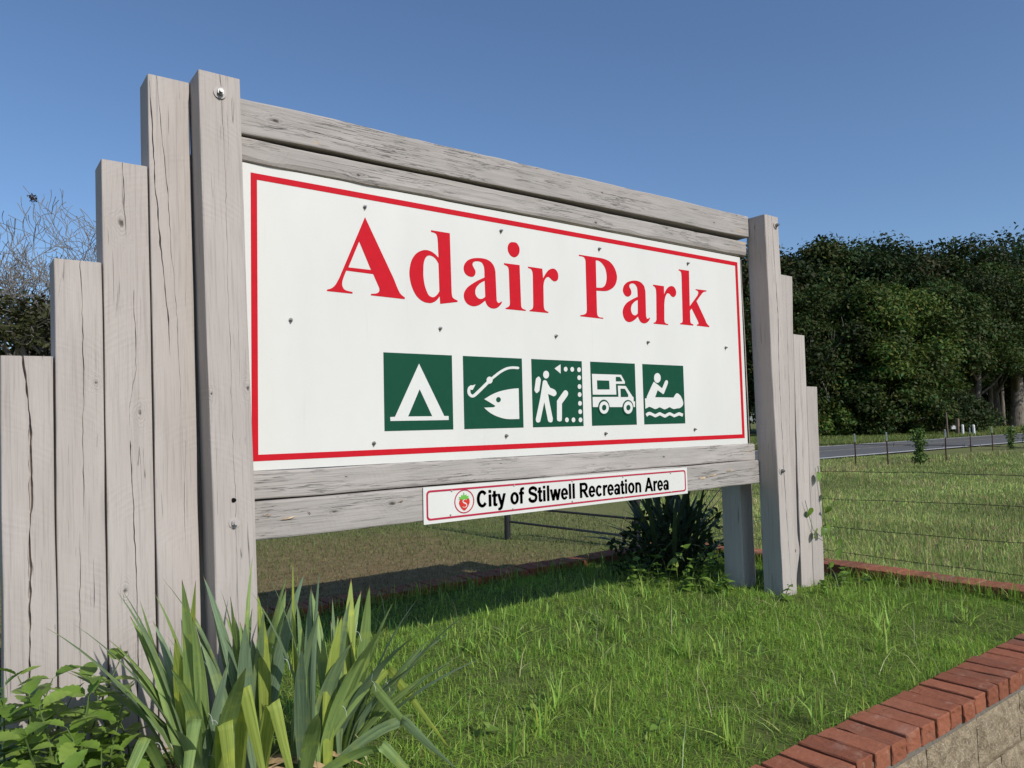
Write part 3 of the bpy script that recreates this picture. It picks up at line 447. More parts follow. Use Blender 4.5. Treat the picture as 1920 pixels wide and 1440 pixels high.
def print_shape(name, contours, y, mat, parent, thick=.0005, label=None):
    """flat vinyl: filled outline (holes by even-odd) standing in the plane Y = y"""
    cu = bpy.data.curves.new(name, 'CURVE'); cu.dimensions = '2D'; cu.fill_mode = 'BOTH'; cu.extrude = thick
    for c in contours:
        sp = cu.splines.new('POLY'); sp.points.add(len(c) - 1); sp.use_cyclic_u = True
        for k, q in enumerate(c): sp.points[k].co = (q[0], q[1], 0, 1)
    tmp = bpy.data.objects.new('tmp', cu); col.objects.link(tmp); dg = bpy.context.evaluated_depsgraph_get()
    me = bpy.data.meshes.new_from_object(tmp.evaluated_get(dg)); bpy.data.objects.remove(tmp); bpy.data.curves.remove(cu); me.name = name
    me.transform(Matrix(((1, 0, 0, 0), (0, 0, -1, y), (0, 1, 0, 0), (0, 0, 0, 1)))); me.materials.clear()
    o = link(name, me, mat, parent)
    if label: o['label'] = label
    return o
rect = lambda x0, z0, x1, z1: [(x0, z0), (x1, z0), (x1, z1), (x0, z1)]
H_, W_ = 1.12, 3.0776; bz = 1.01; bw = .0245
print_shape('red_border', [rect(0, bz, W_, bz + H_), rect(bw, bz + bw, W_ - bw, bz + H_ - bw)], -.0006, M['sign_red'], panel, label='red border line')
for ch, cs in LETTERS: print_shape('letter', [contour(c) for c in cs], -.0006, M['sign_red'], panel, label='red letter ' + ch)
PN = {'tent': 'tent', 'fish': 'fish and hook', 'hiker': 'hiker with trail dots', 'camper': 'camper truck', 'canoe': 'paddler in a canoe'}
for (nm, pc), (x0, x1) in zip(PICTOS.items(), ((.561, .908), (.968, 1.313), (1.372, 1.709), (1.769, 2.106), (2.166, 2.513))):
    print_shape('pictogram_tile', [rect(x0, 1.112, x1, 1.450)], -.0006, M['sign_green'], panel, label='green square of the %s pictogram' % PN[nm])
    y = -.0018
    for key, mt in (('w', 'sticker_white'), ('g', 'sign_green'), ('w2', 'sticker_white'), ('g2', 'sign_green')):
        if key in pc:
            cs = [contour(c) for c in pc[key]]
            if nm == 'tent': print_shape('pictogram', cs, y, M[mt], panel, label='white tent pictogram')
            else:
                # overlapping outlines are kept apart so that they do not cut holes in each other
                parts = [print_shape('tmp', [c], y - .00012 * k, M[mt], panel, .0004) for k, c in enumerate(cs)]
                bm = bmesh.new()
                for q in parts: bm.from_mesh(q.data)
                for q in parts: bpy.data.objects.remove(q)
                o = link('pictogram', bm_mesh('pictogram', bm), M[mt], panel); o['label'] = ('white figure, %s' if mt[0:2] == 'st' else 'green details, %s') % PN[nm]
            y -= .0018
def hexbolt_mesh(name, rw, rh, hh, mat, matw=None, stud=True):
    bm = bmesh.new(); rot = Matrix.Rotation(math.pi / 2, 4, 'X')
    def cyl(r, n, y0, y1, mi, spin=0.0):
        a = bmesh.ops.create_cone(bm, cap_ends=True, segments=n, radius1=r, radius2=r * .96, depth=1.0, matrix=rot @ Matrix.Rotation(spin, 4, 'Z'))
        for v in a['verts']: v.co.y = y0 + (v.co.y + .5) * (y1 - y0) if y0 > y1 else y1 + (v.co.y + .5) * (y0 - y1)
        for f in {f for v in a['verts'] for f in v.link_faces}: f.material_index = mi
    cyl(rw, 24, 0, -.0028, 1); cyl(rh, 6, -.0028, -.0028 - hh, 0, .35)
    if stud: cyl(rh * .55, 12, -.0028 - hh, -.006 - hh * 1.7, 0)
    me = bm_mesh(name, bm); me.materials.append(mat); me.materials.append(matw or mat); return me
pb = hexbolt_mesh('bolt', .0085, .0062, .006, M['zinc'], None, True)
for (x, z) in ((.483, 2.071), (1.204, 2.069), (1.86, 2.063), (2.589, 2.067), (.155, 1.562), (.848, 1.57), (1.536, 1.573), (2.216, 1.574), (2.919, 1.575), (.51, 1.062), (1.206, 1.075), (1.864, 1.069), (2.594, 1.075)):
    o = link('bolt', pb, None, panel); o.location = (x, -.0005, z); o.rotation_euler = (0, random.uniform(0, 1), 0)
mb = hexbolt_mesh('bolt', .0225, .0125, .011, M['zinc'], M['painted_washer'])
mb2 = hexbolt_mesh('bolt', .019, .0115, .010, M['painted_washer'], M['painted_washer'])
for x, z, m_ in ((-.157, 2.349, mb), (-.111, .803, mb2), (3.288, 2.365, mb), (3.225, .800, mb)):
    o = link('bolt', m_, None, sign); o.location = (x, -.1515, z); o.rotation_euler = (0, .4, 0)
    if z > 2 and x < 0: o['label'] = 'zinc bolt and washer near the top of the left post'
bm = bmesh.new(); bmesh.ops.create_circle(bm, cap_ends=True, segments=14, radius=.0085, matrix=Matrix.Rotation(math.pi / 2, 4, 'X'))
for v in bm.verts: v.co *= 1 + .15 * math.sin(v.co.x * 900)
bmesh.ops.solidify(bm, geom=bm.faces[:], thickness=.002)  # near-black disc on the post face, colour stands for shade inside the hole
o = link('bolt_hole_shade', bm_mesh('bolt_hole_shade', bm), M['hole_shade'], sign); o.location = (-.113, -.1525, .882); o['label'] = 'dark disc for the shade inside an empty bolt hole above the lower bolt'

# ------------------------------------------------------------------ the name plate under the panel
plate = empty('name_plate', (1.59, -.03, .79)); plate.location = (0, 0, 0); tag(plate, 'narrow white name plate with black lettering and strawberry emblem on the lowest beam', 'sign')
kf = 1.0085; pl = lambda x, z: (-.913 + (x + .913) * kf, 1.117 + (z - 1.117) * kf)
c4 = [pl(.715, .705), pl(2.449, .713), pl(2.449, .861), pl(.715, .865)]
vv = [(x, y_, z) for y_ in (-.0290, -.0245) for x, z in c4]
sheet = link('plate_sheet', pmesh('plate_sheet', vv, [(0, 1, 2, 3), (7, 6, 5, 4), (0, 4, 5, 1), (1, 5, 6, 2), (2, 6, 7, 3), (3, 7, 4, 0)]), M['sign_white'], plate)
ymin = min(v.co.y for v in sheet.data.vertices); YP = ymin - .0008
def plane_pt(s, t):                                          # s along, t up, both 0..1 on the plate
    b = Vector(c4[0]).lerp(Vector(c4[1]), s); u = Vector(c4[3]).lerp(Vector(c4[2]), s); return b.lerp(u, t)
def rrect(m, rad, n=6):
    L = 1.75; Hh = .155; out = []
    for cx, cy, a0 in ((L - m - rad, m + rad, -90), (L - m - rad, Hh - m - rad, 0), (m + rad, Hh - m - rad, 90), (m + rad, m + rad, 180)):
        for k in range(n + 1):
            a = R(a0 + 90 * k / n); out.append(plane_pt((cx + rad * math.cos(a)) / L, (cy + rad * math.sin(a)) / Hh))
    return out
print_shape('red_border', [rrect(.0145, .018), rrect(.0228, .012)], YP, M['plate_red'], plate)
ec = Vector(pl(.925, .789)); ell = lambda rx, rz, n=40: [(ec.x + rx * math.cos(2 * math.pi * k / n), ec.y + rz * math.sin(2 * math.pi * k / n)) for k in range(n)]
emblem = print_shape('emblem_ring', [ell(.0535, .0535), ell(.0485, .0485)], YP, M['plate_red'], plate, label='round emblem of a red strawberry with a white S')
E_ = lambda pts: [(ec.x + a * .001, ec.y + b * .001) for a, b in pts]
print_shape('strawberry', [E_([(-22, 10), (-28, 0), (-29, -8), (-24, -20), (-15, -32), (-5, -40), (2, -41), (9, -36), (19, -25), (27, -12), (29, 0), (26, 9), (18, 14), (0, 15), (-14, 14)])], YP, M['fruit_red'], emblem)
print_shape('calyx', [E_([(-33, 10), (-22, 14), (-30, 21), (-17, 21), (-16, 30), (-6, 26), (-4, 40), (-1, 41), (0, 27), (12, 31), (10, 24), (26, 23), (18, 17), (27, 11), (14, 11), (7, 7), (0, 12), (-8, 6), (-14, 11)])], YP - .0012, M['fruit_green'], emblem)
S_ = [(12, 6), (8, 8), (2, 9), (-5, 7), (-9, 2), (-7, -3), (0, -7), (8, -11), (12, -17), (9, -24), (2, -27), (-6, -26), (-11, -23)]
P_ = np.array(S_, float); T_ = np.gradient(P_, axis=0); T_ /= np.linalg.norm(T_, axis=1)[:, None]; N_ = np.stack([-T_[:, 1], T_[:, 0]], 1) * np.array([1, 1.2, 1.2, 1.6, 2.2, 2.6, 2.8, 2.6, 2.2, 1.6, 1.2, 1.2, 1])[:, None]
print_shape('emblem_letter', [E_([tuple(q) for q in (P_ + N_)] + [tuple(q) for q in (P_ - N_)[::-1]])], YP - .0012, M['sticker_white'], emblem)
# bold sans-serif capitals and small letters, drawn in units of the em
def arcp(cx, cy, rx, ry, ix, iy, a0, a1, n=18):
    o = []
    for k in range(n):
        u, v = R(a0 + (a1 - a0) * k / n), R(a0 + (a1 - a0) * (k + 1) / n)
        o.append([(cx + rx * math.cos(u), cy + ry * math.sin(u)), (cx + rx * math.cos(v), cy + ry * math.sin(v)), (cx + ix * math.cos(v), cy + iy * math.sin(v)), (cx + ix * math.cos(u), cy + iy * math.sin(u))])
    return o
def rc(x0, y0, x1, y1): return [[(x0, y0), (x1, y0), (x1, y1), (x0, y1)]]
def stroke_path(P, w_):
    P = [Vector(q) for q in P]; Q = []
    for i in range(len(P) - 1):
        p0, p1, p2, p3 = P[max(0, i - 1)], P[i], P[i + 1], P[min(len(P) - 1, i + 2)]
        for k in range(5):
            t = k / 5; Q.append(.5 * ((2 * p1) + (p2 - p0) * t + (2 * p0 - 5 * p1 + 4 * p2 - p3) * t * t + (3 * p1 - p0 - 3 * p2 + p3) * t ** 3))
    Q.append(P[-1]); o = []; L_ = []
    for i in range(len(Q)):
        d = (Q[min(i + 1, len(Q) - 1)] - Q[max(0, i - 1)]).normalized(); nn = Vector((-d.y, d.x)) * w_ / 2; L_.append((tuple(Q[i] + nn), tuple(Q[i] - nn)))
    return [[L_[i][0], L_[i + 1][0], L_[i + 1][1], L_[i][1]] for i in range(len(Q) - 1)]
GL = {'C': (.722, arcp(.372, .358, .327, .372, .178, .252, 38, 322, 26)), 'o': (.611, arcp(.305, .262, .266, .276, .122, .166, 0, 360, 28)), 'c': (.556, arcp(.292, .262, .253, .276, .112, .168, 38, 322, 24)),
 'e': (.556, arcp(.280, .262, .248, .276, .108, .175, 0, 322, 26) + rc(.06, .212, .528, .302)), 'i': (.278, rc(.07, 0, .21, .519) + rc(.07, .595, .21, .716)), 'l': (.278, rc(.07, 0, .21, .716)),
 't': (.333, rc(.085, .10, .225, .66) + rc(.012, .412, .312, .519) + [[(.085, .12), (.09, .05), (.13, .005), (.20, -.012), (.31, .005), (.318, .108), (.262, .098), (.225, .12)]]),
 'f': (.333, rc(.08, 0, .22, .56) + rc(.01, .412, .318, .519) + [[(.08, .54), (.083, .61), (.115, .68), (.19, .722), (.345, .72), (.33, .618), (.26, .622), (.22, .59), (.22, .54)]]),
 'y': (.556, [[(.01, .519), (.16, .519), (.352, -.03), (.205, .0)], [(.40, .519), (.545, .519), (.34, -.06), (.205, .0), (.272, .14)], [(.345, -.05), (.29, -.155), (.20, -.205), (.06, -.20), (.072, -.095), (.14, -.098), (.19, -.055), (.205, .0)]]),
 'w': (.778, [[(.005, .519), (.145, .519), (.235, .18), (.305, 0), (.165, 0)], [(.165, 0), (.305, 0), (.46, .519), (.32, .519)], [(.32, .519), (.46, .519), (.615, 0), (.475, 0)], [(.475, 0), (.615, 0), (.775, .519), (.635, .519)]]),
 'R': (.722, rc(.07, 0, .215, .716) + rc(.07, .6, .44, .716) + rc(.07, .292, .42, .405) + arcp(.425, .504, .232, .212, .088, .098, -90, 90, 12) + [[(.30, .30), (.46, .33), (.725, 0), (.55, 0)]]),
 'S': (.667, stroke_path([(.575, .515), (.525, .62), (.345, .668), (.165, .62), (.122, .525), (.18, .44), (.345, .385), (.515, .325), (.565, .215), (.505, .095), (.335, .048), (.155, .095), (.09, .215)], .135)),
 'r': (.389, rc(.065, 0, .205, .519) + [[(.19, .33), (.205, .44), (.255, .508), (.33, .532), (.41, .515), (.372, .395), (.30, .408), (.235, .375), (.205, .27)]]),
 'a': (.556, arcp(.225, .152, .192, .164, .062, .07, 0, 360, 22) + rc(.365, .0, .503, .37) + arcp(.272, .352, .232, .178, .098, .076, 0, 165, 14)), 'n': (.611, rc(.065, 0, .205, .519) + arcp(.305, .305, .24, .225, .10, .108, 0, 170, 14) + rc(.405, 0, .545, .31)),
 'A': (.722, [[(0, 0), (.155, 0), (.36, .55), (.36, .716), (.285, .716)], [(.722, 0), (.565, 0), (.36, .55), (.36, .716), (.437, .716)], [(.2, .165), (.52, .165), (.478, .285), (.243, .285)]])}
TXT = 'City of Stilwell Recreation Area'; tot = sum(GL[c][0] if c != ' ' else .278 for c in TXT); tx0, tz0 = pl(.990, .7555); tx1, tz1 = pl(2.292, .7455); cap = .0750; pen = 0.0
for ch in TXT:
    if ch == ' ': pen += .278; continue
    adv, pcs = GL[ch]; V, F = [], []
    for k, q in [(k, [(gx_ + dx_, gy_ + dy_) for gx_, gy_ in q]) for dx_, dy_ in ((-.02, 0), (.02, 0), (0, .008), (0, -.008)) for k, q in enumerate(pcs)]:
        o0 = len(V); s_ = sum(q[i - 1][0] * q[i][1] - q[i][0] * q[i - 1][1] for i in range(len(q))); q = q if s_ > 0 else q[::-1]
        for (gx_, gy_) in q:
            f = (pen + gx_) / tot; V.append((tx0 + f * (tx1 - tx0), YP, tz0 + f * (tz1 - tz0) + gy_ / .716 * cap))
        F.append(tuple(range(o0, len(V))))
    link('letter', pmesh('letter', V, F), M['black_print'], plate); pen += adv
sb = hexbolt_mesh('screw', .0042, .003, .002, M['painted_washer'], None, False)
for (x, z) in ((.859, .841), (1.206, .841), (1.572, .838), (1.93, .838), (2.306, .836), (.851, .736), (1.196, .732), (1.568, .738), (1.929, .731), (2.305, .732)):
    o = link('screw', sb, None, plate); x, z = pl(x, z); o.location = (x, YP + .0005, z)
# ------------------------------------------------------------------ fences, gate, mailbox
fence = empty('barbed_wire_fence', (4.95, 0, -.2)); fence.location = (0, 0, 0); tag(fence, 'barbed wire fence with five dark strands right of the sign', 'fence')
def barbed(z, seed):
    rr = random.Random(seed); pts = [(4.95 + rr.uniform(-.006, .006), -6.2 + .3 * i, z + rr.uniform(-.006, .006) + .02 * math.sin(i * .37 + seed)) for i in range(30)]
    pts.append((4.88, 2.66, z)); parts = [tube(pts, .0022, 4)]
    for i in range(70):
        y = -6 + i * .122 + rr.uniform(-.01, .01); k = min(28, max(0, int((y + 6.2) / .3))); f = (y + 6.2) / .3 - k
        p = Vector(pts[k]).lerp(Vector(pts[k + 1]), f)
        for s_ in (-1, 1):
            d = Vector((rr.uniform(-1, 1), s_ * .5, rr.uniform(-1, 1))).normalized() * .018; parts.append(tube([p - d, p + d], [.0016, .0009], 3))
    V, F = join(parts); return pmesh('wire', V, F)
for i, z in enumerate((.885, .676, .466, .242, .03)): link('wire', barbed(z, i), M['wire'], fence)
def tpost_mesh(h):
    bm = bmesh.new()
    for (x0, x1, y0, y1) in ((-.026, .026, -.004, .004), (-.004, .004, .0045, .034)): box_bm(bm, x0, x1, y0, y1, -.2, h - .24)
    for k in range(int(h / .06)): box_bm(bm, -.009, .009, -.010, -.0042, k * .06, k * .06 + .025)
    a = bm_mesh('steel', bm); bm = bmesh.new()
    for (x0, x1, y0, y1) in ((-.026, .026, -.004, .004), (-.004, .004, .0045, .034)): box_bm(bm, x0, x1, y0, y1, h - .2395, h)
    return a, bm_mesh('white_tip', bm)
st, wt = tpost_mesh(1.0); st.materials.append(M['rust_steel']); wt.materials.append(M['white_paint'])
e = link('fence_post', st, None, fence); e.location = (4.985, -2.3, -.28); e2 = link('post_tip', wt, None, fence); e2.location = (4.985, -2.3, -.28)
for i, (x, y, lab) in enumerate(((18.87, 7.76, 'white-tipped steel fence post nearest the sign, left end of the row'), (19.26, 7.07, 'second white-tipped fence post from the sign, left of the vine column'), (22.28, 6.87, 'white-tipped fence post right of the vine column, below the mailbox'), (30.7, 9.48, 'thin white-tipped fence post in front of the two white marker posts'), (31.86, 9.15, 'white-tipped fence post between the marker posts and the big trunk'), (33.6, 9.04, 'white-tipped fence post with vines at the right edge'))):
    t = empty('fence_post', (x, y, float(gz(x, y)) - .02)); tag(t, lab, 'fence post', 'steel posts of the roadside fence'); t.scale = (.85, .85, .95 + .02 * (i % 3)); t.rotation_euler = (random.uniform(-.03, .03), random.uniform(-.03, .03), .5)
    link('steel_stake', st, None, t); link('white_tip', wt, None, t)
gate = empty('pasture_gate', (4.3, 4.19, -.2)); gate.location = (0, 0, 0); tag(gate, 'black metal pasture gate seen under the sign', 'gate')
A_, B_ = Vector((4.30, 4.19, 0)), Vector((4.86, 2.65, 0))
for P_ in (A_, B_):
    V, F = tube([P_ + Vector((0, 0, -.35)), P_ + Vector((0, 0, 1.12)), P_ + Vector((0, 0, 1.14))], [.036, .036, .02], 14); link('gate_post', pmesh('gate_post', V, F), M['gate_black'], gate)
for za, zb in ((.012, -.075), (.185, .115), (.40, .34), (.64, .58), (.90, .86)):
    V, F = tube([A_ + Vector((0, 0, za)), B_ + Vector((0, 0, zb))], .013, 10); link('rail', pmesh('rail', V, F), M['gate_black'], gate)
mbx = empty('mailbox', (54.4, 19.5, float(gz(54.4, 19.5)))); tag(mbx, 'white mailbox on a weathered brown post across the road', 'mailbox')
def rel(name, V, F, mat, par, smooth=False): return link(name, pmesh(name, V, F, smooth), M[mat], par)
bm = bmesh.new(); box_bm(bm, -.11, .11, -.09, .09, -.2, 1.2); bmesh.ops.bevel(bm, geom=bm.edges[:], offset=.015, segments=1, affect='EDGES'); link('post', bm_mesh('post', bm), M['weathered_post'], mbx)
prof = [(-.12, 0), (.12, 0), (.12, .14)] + [(.12 * math.cos(R(a)), .14 + .12 * math.sin(R(a))) for a in range(20, 180, 20)] + [(-.12, .14)]
V = [(x, y0, z) for y0 in (-.28, .28) for x, z in prof]; n_ = len(prof); F = [(k, (k + 1) % n_, n_ + (k + 1) % n_, n_ + k) for k in range(n_)] + [tuple(range(n_))[::-1], tuple(range(n_, 2 * n_))]
o = rel('box', [(v[0] - .02, v[1] + .32, v[2] + .48) for v in [Matrix.Rotation(R(-55), 3, 'Z') @ Vector(q) for q in V]], F, 'white_paint', mbx)
d_ = rel('flag', [(-.3, .2, .65), (-.3, .24, .65), (-.3, .24, .9), (-.3, .16, .9), (-.285, .2, .65), (-.285, .24, .65), (-.285, .24, .9), (-.285, .16, .9)], [(0, 1, 2, 3), (7, 6, 5, 4), (0, 3, 7, 4), (1, 5, 6, 2), (3, 2, 6, 7), (0, 4, 5, 1)], 'rust_steel', mbx)
V, F = tube([(49.42, 18.08, -.5), (49.38, 18.1, 1.35)], [.05, .045], 8); o = link('wooden_stake', pmesh('wooden_stake', V, F), M['weathered_post']); tag(o, 'thin tilted wooden stake left of the mailbox', 'stake')
for x, y, lx, lab in ((54.5, 19.24, .01, 'white roadside marker post right beside the mailbox'), (54.4, 18.49, -.07, 'slightly tilted white roadside marker post, farther from the mailbox')):
    z = float(gz(x, y)); V, F = tube([(x, y, z - .2), (x + lx * .5, y, z + .36), (x + lx, y, z + .75), (x + lx, y, z + .79)], [.085, .085, .085, .05], 12); o = link('marker_post', pmesh('marker_post', V, F), M['white_paint']); tag(o, lab, 'marker post')

# ------------------------------------------------------------------ trees
def leaf_cloud(P, Nrm, size, cols, rs):
    n = len(P); a = rs.normal(size=(n, 3)); Nn = Nrm + .75 * rs.normal(size=(n, 3)); Nn /= np.linalg.norm(Nn, axis=1)[:, None]
    t = np.cross(Nn, a); t /= np.linalg.norm(t, axis=1)[:, None] + 1e-9; b = np.cross(Nn, t); s_ = size[:, None]
    V = np.stack([P - t * s_, P - b * s_ * .52 + Nn * s_ * .12, P + t * s_, P + b * s_ * .52 + Nn * s_ * .12], 1).reshape(-1, 3)
    F = np.arange(n * 4).reshape(n, 4); return V, F, np.repeat(cols, 4, 0)
DK, MD, LT = np.array([.031, .047, .013]), np.array([.043, .067, .014]), np.array([.066, .10, .018])
def tree(name, x, y, h, cr, base, nleaf, colr, seed, label, group=None, size=.26, trunk_r=None, z0=None, cat='tree', flat=1.0):
    rs = np.random.default_rng(seed); z0 = float(gz(x, y)) if z0 is None else z0; tr = trunk_r or h * .018 + .05
    root = empty(name, (x, y, z0)); tag(root, label, cat, group)
    ch = (h - base) / 2; cz = base + ch; k = int(19 + cr * 4.5)
    d = rs.normal(size=(k, 3)); d /= np.linalg.norm(d, axis=1)[:, None]; rad = rs.uniform(.45, .92, k) ** .7
    C = d * rad[:, None] * np.array([cr, cr, ch]); C[:, 2] += cz
    C[:, :2] *= (1 - .35 * np.clip((C[:, 2] - cz) / ch, 0, 1) ** 2)[:, None]
    rc = cr * rs.uniform(.20, .42, k)
    ci = rs.integers(0, k, nleaf); q = rs.normal(size=(nleaf, 3)); q /= np.linalg.norm(q, axis=1)[:, None]
    rr = rs.uniform(0, 1, nleaf) ** .34 * (1 + .18 * rs.normal(size=nleaf)).clip(.6, 1.6); P = C[ci] + q * (rr * rc[ci])[:, None] * np.array([1.15, 1.15, .72])
    P[:, 2] -= .25 * rc[ci] * (np.hypot(q[:, 0], q[:, 1]) * rr) ** 2
    nr = q * .8 + np.array([0, 0, .55]); tone = rs.uniform(.72, 1.3, (nleaf, 1)) * (1 + .30 * rs.normal(size=(k, 1)))[ci].clip(.55, 1.7)
    hue = 1 + np.stack([.25 * rs.normal(size=nleaf), .06 * rs.normal(size=nleaf), .1 * rs.normal(size=nleaf)], 1)
    cl = np.clip(colr[None] * tone * hue, .004, .4)
    V, F, cc = leaf_cloud(P, nr, size * rs.uniform(.6, 1.25, nleaf), cl, rs)
    link('crown', npmesh('crown', V, F, cc), M['tree_leaves'], root)
    top = Vector((rs.normal() * .3, rs.normal() * .3, base + ch * 1.1)); pts = [Vector((0, 0, -.4))] + [Vector((top.x * f + .12 * math.sin(f * 7 + seed), top.y * f, top.z * f)) for f in (.04, .2, .4, .6, .8, 1)]
    parts = [tube(pts, [tr * 1.45, tr * 1.15, tr * .95, tr * .82, tr * .62, tr * .4, tr * .12], 9)]
    for i in rs.choice(k, min(k, 22), replace=False):
        f = min(.92, max(.25, (C[i, 2] - ch * .5) / top.z * rs.uniform(.7, 1))); j = f * 5 + 1; a = pts[int(j)].lerp(pts[min(6, int(j) + 1)], j % 1)
        e = Vector(C[i]); m_ = a.lerp(e, .5) + Vector((0, 0, -.08 * (e - a).length)); r0 = tr * (1 - f) * .55 + .03
        parts.append(tube([a, m_, e], [r0, r0 * .6, .02], 5, False))
    V, F = join(parts); link('trunk', pmesh('trunk', V, F, True), M['bark'], root); return root
def at(ang, dist): return CAM.x + dist * math.cos(R(ang)), CAM.y + dist * math.sin(R(ang))
ordn = ['first', 'second', 'third', 'fourth', 'fifth', 'sixth', 'seventh', 'eighth', 'ninth', 'tenth', 'eleventh', 'twelfth']
back = [(36.6, 70, 16.5, 5.5), (34.2, 70, 17.3, 5.4), (31.6, 72, 17.5, 5.2), (29.5, 73, 17.4, 4.6), (27.7, 74, 17.9, 4.9), (26.0, 76, 17.6, 4.7), (24.2, 80, 17.6, 5.0), (22.7, 82, 18.3, 4.8), (21.2, 86, 18.9, 5.2), (19.8, 92, 19.6, 5.8), (17.8, 99, 20.6, 6.4), (15.4, 105, 21, 7)]
for i, (a, d, h, c) in enumerate(back):
    x, y = at(a, d); tree('woodland_tree', x, y, h, c, h * .22, 15000, DK * np.array([random.uniform(.8, 1.5), random.uniform(.85, 1.3), 1]), 100 + i, 'tall dark green tree, %s from the sign in the back row of the woods' % ordn[i], 'tall trees at the back of the woods', .215)
for i, (a, d, h, c) in enumerate([(35.5, 86, 19.5, 7), (32.6, 88, 20.2, 7.5), (29.8, 90, 21, 7.5), (27, 93, 21.6, 8), (24.4, 98, 21.6, 8.5), (21.6, 106, 23.2, 9), (18.6, 116, 24.6, 10), (15.8, 125, 26, 10)]):
    x, y = at(a, d); tree('woodland_tree', x, y, h, c, h * .05, 15000, DK * .85, 140 + i, 'dark tree deep in the woods, %s of the farthest row from the left' % ordn[i], 'trees deep in the woods', .29)
front = [(33.6, 60, 11.5, 4.6, 1.5, 'dark green tree at the edge of the woods just right of the sign post', MD * .8, 11000), (31.2, 58, 11.2, 4.0, 1.2, 'dark bushy tree at the woods edge behind the right wing timbers', MD * .85, 11000), (29.2, 60, 11.2, 3.9, 1.5, 'dark tree at the woods edge above the bare dead branches', MD * .9, 11000),
    (27.0, 60, 11.6, 4.3, 1.0, 'broad lighter green tree in the middle of the woods edge', LT, 15000), (24.9, 63, 10.9, 4.0, 1.2, 'light green bushy tree, right of the broadest one at the woods edge', LT * .92, 13000), (23.0, 69, 12.6, 4.0, 3.2, 'dark green tree above the mailbox', MD, 10000),
    (21.0, 76, 13.2, 4.2, 4.0, 'dark tree with a bare lower trunk, right of the mailbox', MD * .85, 10000), (18.75, 85, 15.6, 6.2, 4.2, 'large spreading tree with a thick grey trunk at the right edge of the view', MD * .9, 16000), (16.6, 88, 15, 6, 4, 'spreading tree beyond the right edge of the woods', MD, 9000)]
for i, (a, d, h, c, b, lab, cl, nl) in enumerate(front):
    x, y = at(a, d); tree('woods_edge_tree', x, y, h, c, b, int(nl * 1.9), cl, 200 + i, lab, 'trees along the woods edge', .155, trunk_r=.62 if i == 7 else None)
for i, (a, d, h, c, cl, lab) in enumerate([(32.3, 57, 3.6, 2.8, MD, 'shrub under the trees just right of the sign'), (30.2, 56, 2.6, 2.0, LT * 1.1, 'pale green roadside shrub beside the right wing timbers'), (28.4, 57.5, 4.4, 3.0, MD * .9, 'rounded olive shrub, left of the middle of the woods edge'), (26.4, 58, 5.0, 3.1, MD * 1.1, 'large rounded olive shrub under the lighter green trees'), (24.4, 61, 3.8, 2.7, MD * .9, 'dark shrub left of the mailbox'), (22.6, 66, 3.0, 2.6, DK, 'low dark shrub behind the mailbox'), (21.2, 72, 2.4, 2.2, MD, 'low shrub right of the white marker posts'), (20.4, 104, 6.5, 5.5, DK, 'dark thicket in the shade left of the thick grey trunk'), (18.9, 108, 6.5, 5.5, DK, 'dark thicket in the shade behind the thick grey trunk'), (17.3, 110, 6.5, 6, DK, 'dark thicket in the shade at the right edge of the woods')]):
    x, y = at(a, d); tree('shrub', x, y, h, c, .15, 8000, cl, 300 + i, lab, 'shrubs along the woods edge', .14, cat='shrub')
for i, (a, d, h, lab) in enumerate([(20.1, 88, 12, 'thin dark trunk left of the thick grey trunk'), (18.1, 91, 12, 'thin dark trunk right of the thick grey trunk'), (19.5, 95, 13, 'slender trunk in the shade behind the thick grey trunk')]):
    x, y = at(a, d); tree('woods_edge_tree', x, y, h, 3.0, 6.5, 2500, DK, 330 + i, lab, 'trees along the woods edge', .28, trunk_r=.26)
def branching(start, dirv, length, rad, depth, rs, parts, tips, up=.12, spread=.62, minr=.006):
    n = 4; p = Vector(start); d = Vector(dirv).normalized(); pts = [p.copy()]
    for i in range(n):
        d = (d + Vector(rs.normal(size=3) * .17) + Vector((0, 0, up))).normalized(); p = p + d * (length / n); pts.append(p.copy())
    r1 = max(minr, rad * .62); parts.append(tube(pts, list(np.linspace(rad, r1, n + 1)), 6 if rad > .03 else 4, False)); tips.append((p.copy(), depth))
    if depth == 0: return
    for k in range(3 if depth > 1 else 2 + (rs.random() < .6)):
        a = Vector(rs.normal(size=3)); a = (a - a.project(d)).normalized(); f = 4 if k == 0 else rs.integers(2, 5)
        branching(pts[f], d + a * spread * rs.uniform(.6, 1.3), length * rs.uniform(.62, .85), r1 * rs.uniform(.6, .85), depth - 1, rs, parts, tips, up, spread, minr)
rs = np.random.default_rng(5); x, y = at(85.2, 26.5); dead = empty('dying_tree', (x, y, float(gz(x, y)))); tag(dead, 'half-dead tree with bare upper branches behind the left wing timbers', 'tree')
parts, tips = [], []
for k, (dx, dy, L_) in enumerate(((-.15, 0, 1.75), (.42, .1, 2.1), (-.7, .2, 1.7), (1.0, -.1, 2.05), (.12, .5, 1.7), (.1, -.6, 1.6), (-.45, -.3, 1.8), (.75, .3, 2.15), (.2, 0, 1.95), (-1.0, 0, 1.6), (1.3, .2, 1.9), (.55, -.2, 2.1), (.9, .2, 2.2))):
    branching((0, 0, 1.5 + .12 * k), (dx, dy, 1), L_ * 1.1, .12, 5, rs, parts, tips, .06, .80, .009)
parts.append(tube([(0, 0, -.3), (0, 0, .3), (.04, 0, 1.2), (0, 0, 2.1)], [.34, .25, .21, .17], 10)); V, F = join(parts); link('trunk', pmesh('trunk', V, F, True), M['dead_bark'], dead)
lowt = [p for p, dp in tips if p.z < 3.9 + 1.5 * rs.random()]; C = np.array([tuple(p) for p in lowt]); nl = 15000; ci = rs.integers(0, len(C), nl)
